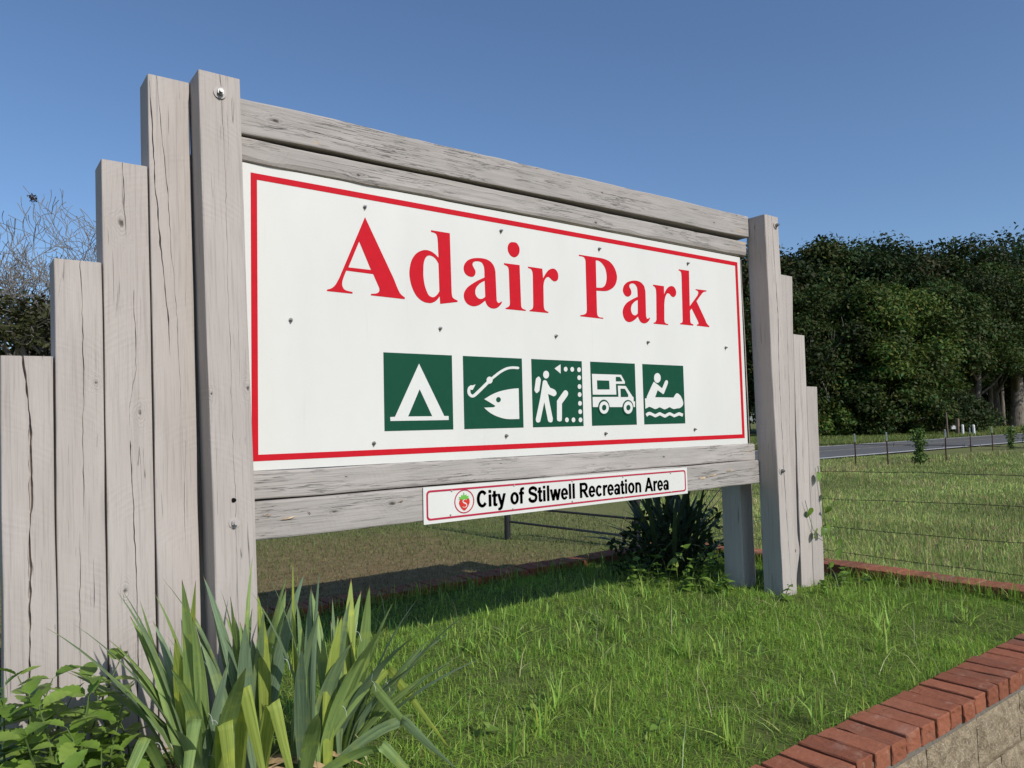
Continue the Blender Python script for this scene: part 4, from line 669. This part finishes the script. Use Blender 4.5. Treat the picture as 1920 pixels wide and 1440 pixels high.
P = C[ci] + rs.normal(size=(nl, 3)) * np.array([.15, .15, .12]); V, F, cc = leaf_cloud(P, np.tile([0, 0, .6], (nl, 1)), .085 * rs.uniform(.6, 1.3, nl), np.array([.045, .05, .016])[None] * rs.uniform(.5, 1.5, (nl, 1)) * np.repeat(1, nl)[:, None], rs)
link('crown', npmesh('crown', V, F, cc), M['tree_leaves'], dead)
for nz in (6, 40):
    t_ = sorted((p for p, dp in tips), key=lambda p: -p.z)[nz]; q = rs.normal(size=(60, 3)) * .055; V, F, cc = leaf_cloud(q, q, np.full(60, .05), np.tile([.05, .03, .02], (60, 1)), rs)
    o = link('dead_leaf_clump', npmesh('dead_leaf_clump', V, F, cc), M['tree_leaves'], dead); o.location = t_
x, y = at(87.6, 29); tree('broadleaf_tree', x, y, 5.4, 2.8, .5, 11000, LT * .9, 401, 'small fresh green tree behind the half-dead tree at the left edge', size=.13)
x, y = at(83.2, 31); tree('broadleaf_tree', x, y, 5.9, 3.0, .5, 11000, MD, 402, 'green tree behind the half-dead tree, partly hidden by the wing timbers', size=.13)
rs = np.random.default_rng(9); x, y = at(29.1, 55.5); snag = empty('dead_snag', (x, y, float(gz(x, y)))); tag(snag, 'bare pale dead branches in front of the dark woods', 'dead tree'); parts, tips = [], []
branching((0, 0, -.2), (.1, .1, 1), 3.4, .10, 4, rs, parts, tips, .05, .75, .012); V, F = join(parts); link('branches', pmesh('branches', V, F, True), M['dead_bark'], snag)

rs = np.random.default_rng(61); n = 9000; an = np.radians(rs.uniform(36, 128, n)); d_ = rs.uniform(150, 190, n); hh = 9 + 4 * vnoise(np.degrees(an) * .35, 0, 62) + 2 * vnoise(np.degrees(an) * 1.3, 0, 63)
P = np.stack([CAM.x + d_ * np.cos(an), CAM.y + d_ * np.sin(an), hh * rs.uniform(0, 1, n) ** .8], 1); V, F, cc = leaf_cloud(P, np.tile([0, -.5, .5], (n, 1)), rs.uniform(.9, 1.9, n), DK[None] * rs.uniform(.7, 1.5, (n, 1)), rs)
o = link('distant_woods', npmesh('distant_woods', V, F, cc), M['tree_leaves']); tag(o, 'far-off line of woods on the horizon', 'woods', kind='stuff')

# ------------------------------------------------------------------ plants
def leaf_outline_mesh(name, outline, fold=.12, droop=.25):
    """leaf in local XY, length along +Y (0..1), folded at the midrib, teeth on the edge"""
    n = len(outline); V = []; F = []
    for w_, t in outline: V += [(-w_, t, fold * w_ - droop * t * t), (0, t, -droop * t * t), (w_, t, fold * w_ - droop * t * t)]
    for i in range(n - 1):
        a = 3 * i; F += [(a, a + 1, a + 4, a + 3), (a + 1, a + 2, a + 5, a + 4)]
    return V, F
def coloured(me, c, var=0.0, rs=None):
    n = len(me.vertices); cc = np.tile(np.array(c, float), (n, 1))
    if var: cc = cc * (1 + var * (rs or rng).normal(size=(n, 1)))
    a = me.attributes.new('col', 'FLOAT_COLOR', 'POINT'); a.data.foreach_set('color', np.concatenate([np.clip(cc, 0, 1), np.ones((n, 1))], 1).astype(np.float32).ravel())
ovate = [(.015, 0), (.02, .12), (.17, .2), (.24, .3), (.21, .34), (.29, .44), (.245, .48), (.29, .58), (.22, .64), (.24, .72), (.14, .8), (.12, .88), (.0, 1.0)]
heart = [(.0, -.02), (.26, -.14), (.44, .05), (.47, .22), (.38, .42), (.25, .62), (.12, .82), (.0, 1.0)]
def leafset(outline, cols, droop):
    out = []
    for i, c in enumerate(cols):
        V, F = leaf_outline_mesh('leaf', outline, .25 + .1 * (i % 3), droop * (.6 + .4 * (i % 3))); me = pmesh('leaf', V, F, True); coloured(me, c, .06); me.materials.append(M['leaf']); out.append(me)
    return out
weed_leaves = leafset(ovate, [(.15, .25, .035), (.19, .30, .045), (.12, .205, .03), (.23, .33, .06), (.165, .27, .04)], .3)
vine_leaves = leafset(heart, [(.15, .26, .035), (.21, .33, .06), (.11, .19, .03)], .2)
stem_m = NT('green_stem').base((.10, .15, .04)).rough(.6).m
def put_leaf(par, me, loc, az, pitch, size, roll=0.0):
    o = bpy.data.objects.new('leaf', me); col.objects.link(o); o.parent = par; o.location = loc; o.rotation_euler = (pitch, roll, az - math.pi / 2); o.scale = (size,) * 3; return o
def weed(x, y, h, label, group, nodes=6, ls=.075, rsd=0, spread=.25, kinds=weed_leaves, z0=None):
    rr = random.Random(rsd); z0 = float(soil_z(x, y)) if z0 is None else z0; root = empty('weed_plant', (x, y, z0)); tag(root, label, 'weed', group)
    lx, ly = rr.uniform(-1, 1) * spread * h, rr.uniform(-1, .3) * spread * h
    pts = [Vector((lx * f * f, ly * f * f, h * f)) for f in (0, .25, .5, .75, 1)]; V, F = tube([Vector((0, 0, -.03))] + pts, [.004, .0038, .0034, .003, .0024, .0015], 5); link('stem', pmesh('stem', V, F), stem_m, root)
    az = rr.uniform(0, 6.3)
    for k in range(nodes):
        f = .2 + .8 * k / (nodes - 1); p = Vector((lx * f * f, ly * f * f, h * f)); az += 1.57 + rr.uniform(-.4, .4)
        for s_ in (0, math.pi):
            put_leaf(root, rr.choice(kinds), p, az + s_, rr.uniform(-.25, .55) + (.35 if k == nodes - 1 else 0), ls * rr.uniform(.7, 1.25) * (1.15 - .5 * f), rr.uniform(-.4, .4))
    return root
spots = [(-.74, -.22, .38), (-.66, -.30, .42), (-.58, -.20, .38), (-.80, -.38, .34), (-.70, -.44, .32), (-.62, -.42, .36), (-.54, -.36, .34), (-.84, -.26, .40), (-.50, -.24, .33), (-.80, -.16, .36), (-.60, -.34, .40), (-.72, -.34, .38), (-.78, -.28, .40), (-.66, -.40, .36), (-.58, -.46, .30), (-.76, -.55, .22), (-.66, -.58, .22), (-.58, -.54, .24), (-.48, -.46, .20), (-.88, -.48, .26), (-.68, -.16, .30), (-.44, -.18, .22), (-.62, -.68, .16)]
for i, (x, y, h) in enumerate(spots): weed(x, y, h, 'leafy green weed in the clump at the foot of the left wing timbers', 'weeds at the foot of the left wing', 7, .115, i, .3)
spots = [(2.86, .56, .16), (2.98, .44, .20), (3.02, .62, .26), (2.90, .74, .22), (3.08, .36, .14), (2.76, .70, .14), (3.12, .50, .24), (2.98, .30, .10), (2.88, .36, .09), (3.08, .18, .09), (2.96, .16, .07), (3.2, .4, .2), (3.0, .8, .28)]
for i, (x, y, h) in enumerate(spots): weed(x, y, h, 'low vine-like weed at the foot of the shaded yucca', 'weeds around the shaded yucca', 5, .062, 40 + i, .5, vine_leaves)
for i, (x, y, h) in enumerate([(3.66, -.24, .10), (3.80, -.20, .12), (3.95, -.14, .10), (3.45, -.26, .08), (3.10, -.22, .09), (3.88, .02, .20), (3.9, -.32, .07)]): weed(x, y, h, 'small bright weed by the foot of the right posts', 'weeds by the right posts', 4, .055, 70 + i, .5, vine_leaves)
for i, (x, y, h) in enumerate([(.62, -.62, .10), (.42, -.36, .12), (.9, -.55, .05), (1.95, .2, .05), (2.6, -.3, .05), (1.1, -1.0, .05)]): weed(x, y, h, ['broad-leaved weed beside the right of the front yucca', 'broad-leaved weed behind the right of the front yucca', 'tiny weed in the lawn, nearest the front yucca', 'tiny weed in the lawn under the middle of the panel', 'tiny weed in the lawn near the right main post', 'tiny weed in the lawn near the front coping'][i], None, 3, .05, 90 + i, .4)
# creeping vine on the right wing
vine = empty('climbing_vine', (3.88, -.08, 0)); vine.location = (0, 0, 0); tag(vine, 'thin vine with heart-shaped leaves climbing the right wing timbers', 'vine')
vp = [(3.90, -.07, .02), (3.86, -.065, .15), (3.87, -.062, .32), (3.84, -.06, .5), (3.82, -.058, .64), (3.80, -.058, .80)]; V, F = tube(vp, .0028, 5); link('stem', pmesh('stem', V, F), stem_m, vine)
V, F = tube([(3.86, -.062, .30), (3.78, -.06, .33), (3.70, -.06, .38), (3.66, -.06, .48), (3.62, -.062, .58)], .002, 5); link('stem', pmesh('stem', V, F), stem_m, vine)
for i, (x, z, s_) in enumerate(((3.66, .52, .075), (3.69, .37, .075), (3.78, .385, .06), (3.78, .75, .065), (3.835, .62, .06), (3.84, .52, .055), (3.87, .40, .06), (3.89, .30, .07), (3.92, .22, .065), (3.90, .14, .06), (3.94, .36, .06), (3.95, .28, .05))):
    o = put_leaf(vine, vine_leaves[i % 3], (x, -.07 - .012 * (i % 3), z), 0, 0, s_); o.rotation_euler = (Matrix.Rotation(.5 * math.sin(i * 2.1), 4, 'Z') @ Matrix.Rotation(math.pi / 2 + .35 * math.cos(i * 1.3), 4, 'X') @ Matrix.Rotation(math.pi + .8 * math.sin(i * 1.9), 4, 'Z')).to_euler()
# vine columns on the roadside fence
def vine_column(x, y, h, label, sd, n=900):
    rs = np.random.default_rng(sd); z = float(gz(x, y)); root = empty('vine_column', (x, y, z)); tag(root, label, 'vine', 'vine-covered posts of the roadside fence')
    zz = rs.uniform(0, 1, n) ** .9 * h; wv = .05 + .05 * np.abs(np.sin(zz * 5 + sd)); P = np.stack([rs.normal(size=n) * wv, rs.normal(size=n) * wv, zz], 1)
    V, F, cc = leaf_cloud(P, np.tile([0, 0, .5], (n, 1)), .042 * rs.uniform(.7, 1.4, n), np.array([.10, .165, .04])[None] * rs.uniform(.6, 1.4, (n, 1)), rs); link('foliage', npmesh('foliage', V, F, cc), M['tree_leaves'], root)
    V, F = tube([(0, 0, -.2), (0, 0, h * .93)], .022, 6); link('stake', pmesh('stake', V, F), M['rust_steel'], root)
vine_column(20.98, 7.02, 1.02, 'column of vines hiding a fence post, left of the mailbox', 1); vine_column(33.55, 9.10, .92, 'vines on the fence post at the right edge of the view', 2, 600); vine_column(34.3, 8.75, .98, 'leafy vine column at the far right edge of the view', 3, 600)

# ------------------------------------------------------------------ yuccas
ymats = []
for i, (a, b, tr) in enumerate((((.16, .235, .12), (.22, .31, .145), .28), ((.20, .30, .095), (.28, .39, .12), .34), ((.28, .37, .065), (.40, .48, .10), .40), ((.145, .215, .13), (.20, .285, .16), .25), ((.045, .072, .038), (.07, .10, .05), .2))):  # last leaf colours darkened to put deep shade into the rear yucca
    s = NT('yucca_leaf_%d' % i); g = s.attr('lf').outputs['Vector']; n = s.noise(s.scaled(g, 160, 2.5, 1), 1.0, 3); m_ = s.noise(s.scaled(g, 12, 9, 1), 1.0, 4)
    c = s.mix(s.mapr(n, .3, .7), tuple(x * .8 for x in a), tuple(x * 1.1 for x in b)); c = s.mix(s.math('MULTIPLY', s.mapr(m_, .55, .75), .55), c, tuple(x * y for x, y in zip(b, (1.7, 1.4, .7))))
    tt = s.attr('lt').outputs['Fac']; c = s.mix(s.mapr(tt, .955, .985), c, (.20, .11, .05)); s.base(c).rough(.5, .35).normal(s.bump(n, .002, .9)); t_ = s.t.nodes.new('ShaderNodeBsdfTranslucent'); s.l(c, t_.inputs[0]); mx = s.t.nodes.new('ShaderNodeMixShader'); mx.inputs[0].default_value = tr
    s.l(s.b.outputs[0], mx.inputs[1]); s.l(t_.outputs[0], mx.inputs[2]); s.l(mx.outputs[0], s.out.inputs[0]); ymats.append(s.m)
def strap_leaf(par, path, wid, side, mat, fold=.22, name='leaf', sharp=.86):
    P = [Vector(p) for p in path]; n = len(P); V, F = [], []; at_ = []
    for i, p in enumerate(P):
        t = i / (n - 1); d = (P[min(i + 1, n - 1)] - P[max(0, i - 1)]).normalized(); s_ = (side - side.project(d)).normalized(); nn = s_.cross(d)
        w_ = wid * (.62 + .38 * min(1, t / .35)) * (1.0 if t < .45 else max(.02, 1 - ((t - .45) / .55) ** 1.7)) * .5
        V += [p - s_ * w_ + nn * fold * w_, p, p + s_ * w_ + nn * fold * w_]; at_ += [(-w_, t, i), (0, t, i), (w_, t, i)]
    for i in range(n - 1):
        a = 3 * i; F += [(a, a + 1, a + 4, a + 3), (a + 1, a + 2, a + 5, a + 4)]
    me = pmesh(name, V, F, True); a = me.attributes.new('lf', 'FLOAT_VECTOR', 'POINT'); off = random.uniform(0, 50)
    a.data.foreach_set('vector', np.array([(q[0] + off, q[1] + off, off) for q in at_], dtype=np.float32).ravel()); a = me.attributes.new('lt', 'FLOAT', 'POINT'); a.data.foreach_set('value', np.array([q[1] for q in at_], dtype=np.float32)); return link(name, me, mat, par)
def bez(a, b, c, n=12): return [(a * (1 - t) ** 2 + b * 2 * t * (1 - t) + c * t * t) for t in (i / (n - 1) for i in range(n))]
yucca = empty('yucca_plant', (-.08, -.48, 0)); yucca.location = (0, 0, 0); tag(yucca, 'large yucca clump with long strap leaves in front of the left main post', 'yucca')
cent = [Vector((-.30, -.46, .02)), Vector((.0, -.56, .02)), Vector((-.14, -.40, .02)), Vector((.13, -.52, .02))]
def yleaf(tip, wid=None, mat=None, bow=None):
    tip = Vector(tip); c = min(cent, key=lambda q: (q - Vector((tip.x * .8 - .03, tip.y, 0))).length + random.uniform(0, .12))
    base = c + Vector((random.uniform(-.05, .05), random.uniform(-.05, .05), random.uniform(0, .04))); out = tip - base; L = out.length
    ctl = base + Vector((out.x * .32, out.y * .32, out.z * .62 + .02)) + Vector((random.uniform(-.02, .02), random.uniform(-.02, .02), 0)); rad = Vector((out.x, out.y, 0)) + Vector((random.uniform(-.1, .1), random.uniform(-.1, .1), 0))
    if rad.length < .02: rad = Vector((.3, -1, 0))
    side = Vector((-rad.y, rad.x, 0)).normalized() + Vector((.55, -.42, 0)) * random.uniform(-.4, .9)
    strap_leaf(yucca, bez(base, ctl, tip), wid or random.uniform(.038, .053), side, mat or random.choice(ymats[:2] + ymats[1:2] + ymats[3:4] + ymats[:1]))
for i, t in enumerate(YTIPS): yleaf(t, mat=ymats[2] if i in (14, 18, 24, 12, 29, 7) else None, wid=.018 if i in (9, 16) else None)
for t in YTIPS[::2]:                            # shorter leaves between the long ones
    q = Vector(t); b = Vector((q.x * .8 - .02, q.y - .03, .02)); q = b.lerp(q, random.uniform(.72, .95)) + Vector((random.uniform(-.07, .07), random.uniform(-.06, .02), random.uniform(-.03, .03))); yleaf(q, wid=random.uniform(.030, .046))
for k in range(34):                                          # the rest of the rosettes, pointing every way
    c = random.choice(cent); az = random.uniform(0, 6.28); el = random.uniform(.55, 1.3); L = random.uniform(.46, .70)
    t = c + Vector((math.cos(az) * math.cos(el), math.sin(az) * math.cos(el), math.sin(el))) * L
    if t.y > -.2: t.y = -.2 - random.uniform(0, .1)
    t.z = max(t.z, .14); yleaf(t)
def kinked(base, kink, tip, wid, mat, side=(.8, -.6, 0)):
    b, k, t = Vector(base), Vector(kink), Vector(tip); up = bez(b, b.lerp(k, .5) + Vector((0, 0, .04)), k, 8); mid = k + (k - b).normalized() * .015
    strap_leaf(yucca, up + [mid + Vector((0, 0, -.004))] + bez(mid.lerp(t, .08), mid.lerp(t, .5) + (t - k).cross(Vector(side)).normalized() * .01, t, 7), wid, Vector(side), mat)
for b, k, t, w_, m_ in (((-.32, -.50, .05), (-.355, -.60, .31), (-.42, -.70, .02), .042, 1), ((-.26, -.52, .05), (-.285, -.64, .295), (-.27, -.72, .0), .046, 2), ((-.2, -.50, .05), (-.225, -.62, .37), (-.165, -.70, .02), .044, 2), ((-.14, -.52, .05), (-.155, -.66, .325), (-.10, -.75, .02), .042, 2), ((-.38, -.48, .05), (-.47, -.56, .28), (-.60, -.66, .08), .040, 1), ((.02, -.52, .05), (.16, -.62, .30), (.36, -.72, .05), .040, 1), ((.05, -.50, .05), (.26, -.56, .31), (.46, -.66, .02), .034, 2), ((.05, -.58, .05), (.22, -.72, .20), (.40, -.80, .02), .036, 0), ((-.05, -.6, .03), (.12, -.78, .17), (.26, -.92, .0), .036, 1)):
    kinked(b, k, t, w_, ymats[m_])
for k in range(9): # dry straw-coloured leaves at the base
    b = random.choice(cent); az = random.uniform(3.0, 6.0) ; t = b + Vector((math.cos(az) * .38, math.sin(az) * .36, .03)); strap_leaf(yucca, bez(b + Vector((0, 0, .03)), b.lerp(t, .5) + Vector((0, 0, .12)), t, 8), .03, Vector((-math.sin(az), math.cos(az), .3)), M['dry_stem'], name='dry_leaf')
th = []
for k in range(11):                                          # curling white threads along the leaf edges
    b = random.choice(cent) + Vector((random.uniform(-.16, .22), random.uniform(-.2, -.02), random.uniform(.12, .42))); r_ = random.uniform(.006, .012); pts = [b + Vector((r_ * math.cos(a * .8) , r_ * .4 * math.sin(a), .012 * a + r_ * math.sin(a * 1.1))) for a in np.linspace(0, random.uniform(3, 6), 9)]
    th.append(tube(pts, .00042, 3, False))
V, F = join(th); o = link('leaf_threads', pmesh('leaf_threads', V, F), M['white_paint'], yucca); o['kind'] = 'stuff'
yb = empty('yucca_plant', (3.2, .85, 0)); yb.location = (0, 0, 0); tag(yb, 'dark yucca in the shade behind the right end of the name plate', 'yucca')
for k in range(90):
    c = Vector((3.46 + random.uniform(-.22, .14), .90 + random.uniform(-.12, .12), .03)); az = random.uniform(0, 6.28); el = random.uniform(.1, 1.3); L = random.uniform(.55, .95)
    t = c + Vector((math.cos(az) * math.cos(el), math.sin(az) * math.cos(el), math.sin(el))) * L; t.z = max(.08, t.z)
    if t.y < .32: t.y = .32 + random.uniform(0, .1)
    ctl = c.lerp(t, .45) + Vector((0, 0, .16)); strap_leaf(yb, bez(c, ctl, t), random.uniform(.03, .042), Vector((-math.sin(az), math.cos(az), 0)), ymats[4])  # darkened leaf material, shade painted into the colour
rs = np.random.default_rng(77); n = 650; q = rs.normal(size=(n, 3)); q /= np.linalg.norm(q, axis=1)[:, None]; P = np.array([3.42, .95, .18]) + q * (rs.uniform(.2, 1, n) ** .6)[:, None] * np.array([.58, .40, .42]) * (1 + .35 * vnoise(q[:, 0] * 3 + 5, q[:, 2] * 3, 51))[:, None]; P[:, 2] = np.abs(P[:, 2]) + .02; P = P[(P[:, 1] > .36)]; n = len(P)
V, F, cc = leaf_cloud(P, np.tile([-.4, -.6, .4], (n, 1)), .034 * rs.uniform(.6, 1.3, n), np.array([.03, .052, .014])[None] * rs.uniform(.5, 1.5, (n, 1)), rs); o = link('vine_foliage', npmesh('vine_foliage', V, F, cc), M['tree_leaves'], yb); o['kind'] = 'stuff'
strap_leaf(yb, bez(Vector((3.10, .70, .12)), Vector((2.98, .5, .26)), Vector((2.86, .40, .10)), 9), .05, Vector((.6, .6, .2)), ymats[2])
# dry litter on the ground at the lower left
lit = []
for k in range(160):
    x, y = random.uniform(-1.0, -.2), random.uniform(-.95, -.1); a = random.uniform(0, 6.28); L = random.uniform(.04, .16); z = float(soil_z(x, y)) + random.uniform(.006, .03)
    lit.append(tube([(x, y, z), (x + L * .5 * math.cos(a), y + L * .5 * math.sin(a), z + .012), (x + L * math.cos(a + .3), y + L * math.sin(a + .3), z + .004)], [.003, .004, .002], 4))
V, F = join(lit); o = link('dry_litter', pmesh('dry_litter', V, F), M['dry_stem']); tag(o, 'dry brown stalks and litter under the plants at the lower left', 'litter', kind='stuff')

# ------------------------------------------------------------------ grass
def blades(name, X, Y, Z, h, wd, cols, lean, label):
    n = len(X); az = rng.uniform(0, 6.283, n); fa = rng.uniform(0, 6.283, n); ln = lean * np.abs(rng.normal(size=n)) * h
    b = np.stack([X, Y, Z], 1); s_ = np.stack([np.cos(fa), np.sin(fa), 0 * fa], 1) * wd[:, None] * .5; o = np.stack([np.cos(az), np.sin(az), 0 * az], 1)
    hh = np.sqrt(np.maximum(h * h - ln * ln, (h * .35) ** 2)); m = b + o * (ln * .32)[:, None]; m[:, 2] += hh * .58; t = b + o * ln[:, None]; t[:, 2] += hh
    V = np.stack([b - s_, b + s_, m - s_ * .8, m + s_ * .8, t], 1).reshape(-1, 3); k = np.arange(n)[:, None] * 5
    F = np.concatenate([k + np.array([[0, 1, 3]]), k + np.array([[0, 3, 2]]), k + np.array([[2, 3, 4]])], 0)
    shade = np.array([.75, .75, 1.0, 1.0, 1.12])[None, :, None]; cc = (cols[:, None, :] * np.ones_like(shade)).reshape(-1, 3)
    o_ = link(name, npmesh(name, V, F, np.clip(cc, 0, 1)), M['grass']); tag(o_, label, 'grass', kind='stuff'); return o_
def gcol(n, pal, wts, var=.22):
    c = np.array(pal)[rng.choice(len(pal), n, p=np.array(wts) / sum(wts))]; return c * np.clip(1 + var * rng.normal(size=(n, 1)), .45, 1.7) * (1 + .07 * rng.normal(size=(n, 3)))
# lawn inside the planter
n = 225000; X = rng.uniform(PX0 + .02, PX1 - .01, n); Y = rng.uniform(PY0 + .005, PY1 - .005, n)
cl = vnoise(X * 3.1, Y * 3.1, 21) * .6 + vnoise(X * 9, Y * 9, 22) * .4
keep = rng.uniform(0, 1, n) < np.where((X < -.15) & (X > -1.0) & (Y < .15), .35, np.where(X < -1.0, .6, .85 + .5 * cl))
foot = ((X > -.18) & (X < .0) & (Y > -.16) & (Y < .0)) | ((X > 3.19) & (X < 3.36) & (Y > -.16) & (Y < 0)) | ((X > 3.2) & (X < 3.33) & (Y > .14) & (Y < .29)) | ((X > 3.36) & (X < 3.85) & (Y > -.05) & (Y < .11)); keep &= ~foot
X, Y, cl = X[keep], Y[keep], cl[keep]; n = len(X)
hgt = (.038 + .014 * cl + .011 * rng.normal(size=n)).clip(.015, .085); edge = np.minimum(PX1 - X, Y - PY0); tall = rng.uniform(0, 1, n) < .012; hgt = np.where(tall, hgt * rng.uniform(1.4, 2.2, n), hgt)
hgt = hgt * (1 + .5 * sstep(3.3, 3.9, X) * sstep(-1.2, -.3, -np.abs(Y + .3)))
pc = gcol(n, [(.215, .355, .048), (.27, .42, .065), (.155, .27, .038), (.33, .425, .085), (.44, .41, .18)], [4, 3.2, 2.2, .9, .12]) * (1 + .22 * cl)[:, None]
blades('planter_grass', X, Y, soil_z(X, Y) - .004, hgt, rng.uniform(.0022, .0040, n), pc, 1.8, 'thick green grass growing in the raised bed under the sign')
n = 6500; X = rng.uniform(-.3, PX1 - .03, n); Y = rng.uniform(PY0 + .03, PY1 - .03, n); keep = vnoise(X * 2.3 + 3, Y * 2.3, 23) + .5 * rng.normal(size=n) > .15; keep &= ~((X > 3.15) & (X < 3.9) & (Y > -.2) & (Y < .3)); X, Y = X[keep], Y[keep]; n = len(X)
blades('broad_grass_blades', X, Y, soil_z(X, Y), rng.uniform(.04, .095, n), rng.uniform(.0042, .0075, n), gcol(n, [(.28, .43, .08), (.22, .37, .065), (.36, .47, .13)], [3, 3, 1]), 1.1, 'coarse light green blades standing out of the grass in the raised bed')
n = 350; X = rng.uniform(-.2, PX1 - .05, n); Y = rng.uniform(PY0 + .05, PY1 - .05, n)
blades('pale_grass_stems', X, Y, soil_z(X, Y) + .01, rng.uniform(.08, .2, n), rng.uniform(.002, .003, n), gcol(n, [(.50, .46, .26), (.40, .44, .18)], [1, 1]), 1.3, 'thin pale seed stems among the grass in the raised bed')
n = 4200; sd_ = rng.integers(0, 3, n); u_ = rng.uniform(0, 1, n); X = np.where(sd_ == 0, PX1 - rng.uniform(.0, .05, n), PX0 + .1 + u_ * (PX1 - PX0 - .1)); Y = np.where(sd_ == 0, PY0 + u_ * (PY1 - PY0), np.where(sd_ == 1, PY0 + rng.uniform(.0, .03, n), PY1 - rng.uniform(0, .06, n))); keep = vnoise(X * 3.3, Y * 3.3, 25) > -.35; X, Y = X[keep], Y[keep]; n = len(X)
blades('edge_grass', X, Y, soil_z(X, Y) + .01, rng.uniform(.07, .13, n), rng.uniform(.003, .006, n), gcol(n, [(.22, .36, .05), (.17, .29, .042), (.34, .40, .10)], [3, 3, 1]), 1.1, 'longer grass hanging over the inner edge of the brick coping')
tx, ty = [], []
for k in range(26):
    cx, cy = ((.95, -.62), (1.02, -.55), (.80, -.72), (.62, -.80), (1.9, .05), (2.9, -.9), (3.4, -1.1))[k] if k < 7 else (random.uniform(.3, 3.8), random.uniform(-1.35, .6)); m_ = random.randint(14, 30)
    tx.append(cx + .022 * rng.normal(size=m_)); ty.append(cy + .022 * rng.normal(size=m_))
X, Y = np.concatenate(tx), np.concatenate(ty); n = len(X)
blades('grass_tufts', X, Y, soil_z(X, Y), rng.uniform(.08, .17, n), rng.uniform(.005, .0085, n), gcol(n, [(.30, .44, .08), (.24, .38, .065), (.38, .46, .12)], [3, 3, 1]), .75, 'taller light green tufts scattered over the raised bed')
# mown, browner lawn behind the sign
n = 70000; r_ = np.sqrt(rng.uniform(0, 1, n)); X = rng.uniform(-1.5, 6.5, n); Y = 1.66 + 8 * rng.uniform(0, 1, n) ** 1.5; br = np.clip(1 - sstep(3.6, 7.5, Y + .5 * X - .6), 0, 1) * np.clip(.8 + .6 * vnoise(X * .9, Y * .9, 31), 0, 1)
gr_ = gcol(n, [(.15, .185, .055), (.19, .21, .075), (.12, .155, .045)], [3, 2, 2]); bn_ = gcol(n, [(.24, .18, .09), (.18, .135, .07), (.19, .18, .075)], [3, 2, 1.4]); pick = rng.uniform(0, 1, n) < br
blades('lawn_grass', X, Y, gz(X, Y) - .003, np.where(pick, .026, .042) * rng.uniform(.6, 1.4, n), rng.uniform(.004, .007, n) * (1 + .06 * Y), np.where(pick[:, None], bn_, gr_), .8, 'short dry brownish lawn behind the sign')
# rough field on the right, thinning with distance
n = 240000; d_ = np.exp(rng.uniform(math.log(5.2), math.log(31), n)); an = np.radians(rng.uniform(6, 44, n)); X = CAM.x + d_ * np.cos(an); Y = CAM.y + d_ * np.sin(an)
keep = ~((X < PX1 + .24) & (Y < PY1 + .22)) & (Y < YR0 - .05) & (Y > -3.5) & ~((X < 6.5) & (Y > 1.66) & (X < 4.3)); X, Y, d_ = X[keep], Y[keep], d_[keep]; n = len(X)
cl = vnoise(X * .7, Y * .7, 41) * .6 + vnoise(X * 2.1, Y * 2.1, 42) * .4; fen = np.exp(-((X - 4.95) / .4) ** 2) * (Y < 2.5) + np.exp(-((Y - 7.4) / .5) ** 2) * .9
hgt = (.055 + .035 * cl + .018 * rng.normal(size=n) + .09 * fen).clip(.02, .3) * (1 + .012 * d_); dry = rng.uniform(0, 1, n) < (.10 + .45 * np.clip(cl, 0, 1) + .35 * fen)
pc = np.where(dry[:, None], gcol(n, [(.45, .37, .18), (.36, .28, .14), (.50, .43, .23)], [2, 1, 1]), gcol(n, [(.25, .33, .085), (.30, .38, .10), (.20, .28, .07), (.36, .39, .13)], [3, 3, 2, 1])) * (1 + .30 * vnoise(X * .35 + 2, Y * .35, 44) + .22 * vnoise(X * 1.1, Y * 1.1, 45))[:, None]
blades('field_grass', X, Y, gz(X, Y) - .005, hgt, .0042 * (d_ / 5.0) ** .85 * rng.uniform(.7, 1.3, n), pc, 1.0, 'rough pasture grass with dry stems right of the sign')
n = 420; X = rng.uniform(4.35, 8, n); Y = rng.uniform(-1.6, 4, n); keep = rng.uniform(0, 1, n) < np.exp(-np.abs(X - 4.8) / .6); X, Y = X[keep], Y[keep]; n = len(X)
blades('dry_grass_stems', X, Y, gz(X, Y), rng.uniform(.25, .55, n), rng.uniform(.004, .006, n), gcol(n, [(.42, .34, .18), (.36, .28, .14), (.30, .30, .12)], [2, 1, 1]), .3, 'tall dry grass stems along the barbed wire fence')
# verge beyond the road
n = 60000; an = np.radians(rng.uniform(12, 42, n)); Y = YR1 + .1 + 10 * rng.uniform(0, 1, n) ** 1.3; d_ = (Y - CAM.y) / np.sin(an); X = CAM.x + d_ * np.cos(an)
keep = d_ < 110; X, Y, d_ = X[keep], Y[keep], d_[keep]; n = len(X)
blades('verge_grass', X, Y, gz(X, Y) - .01, rng.uniform(.12, .32, n), .0042 * (d_ / 6.0) ** .95 * rng.uniform(.7, 1.3, n), gcol(n, [(.16, .215, .05), (.20, .25, .065), (.125, .17, .04), (.28, .26, .10)], [3, 3, 2, 1]), .5, 'grassy verge on the far side of the road')
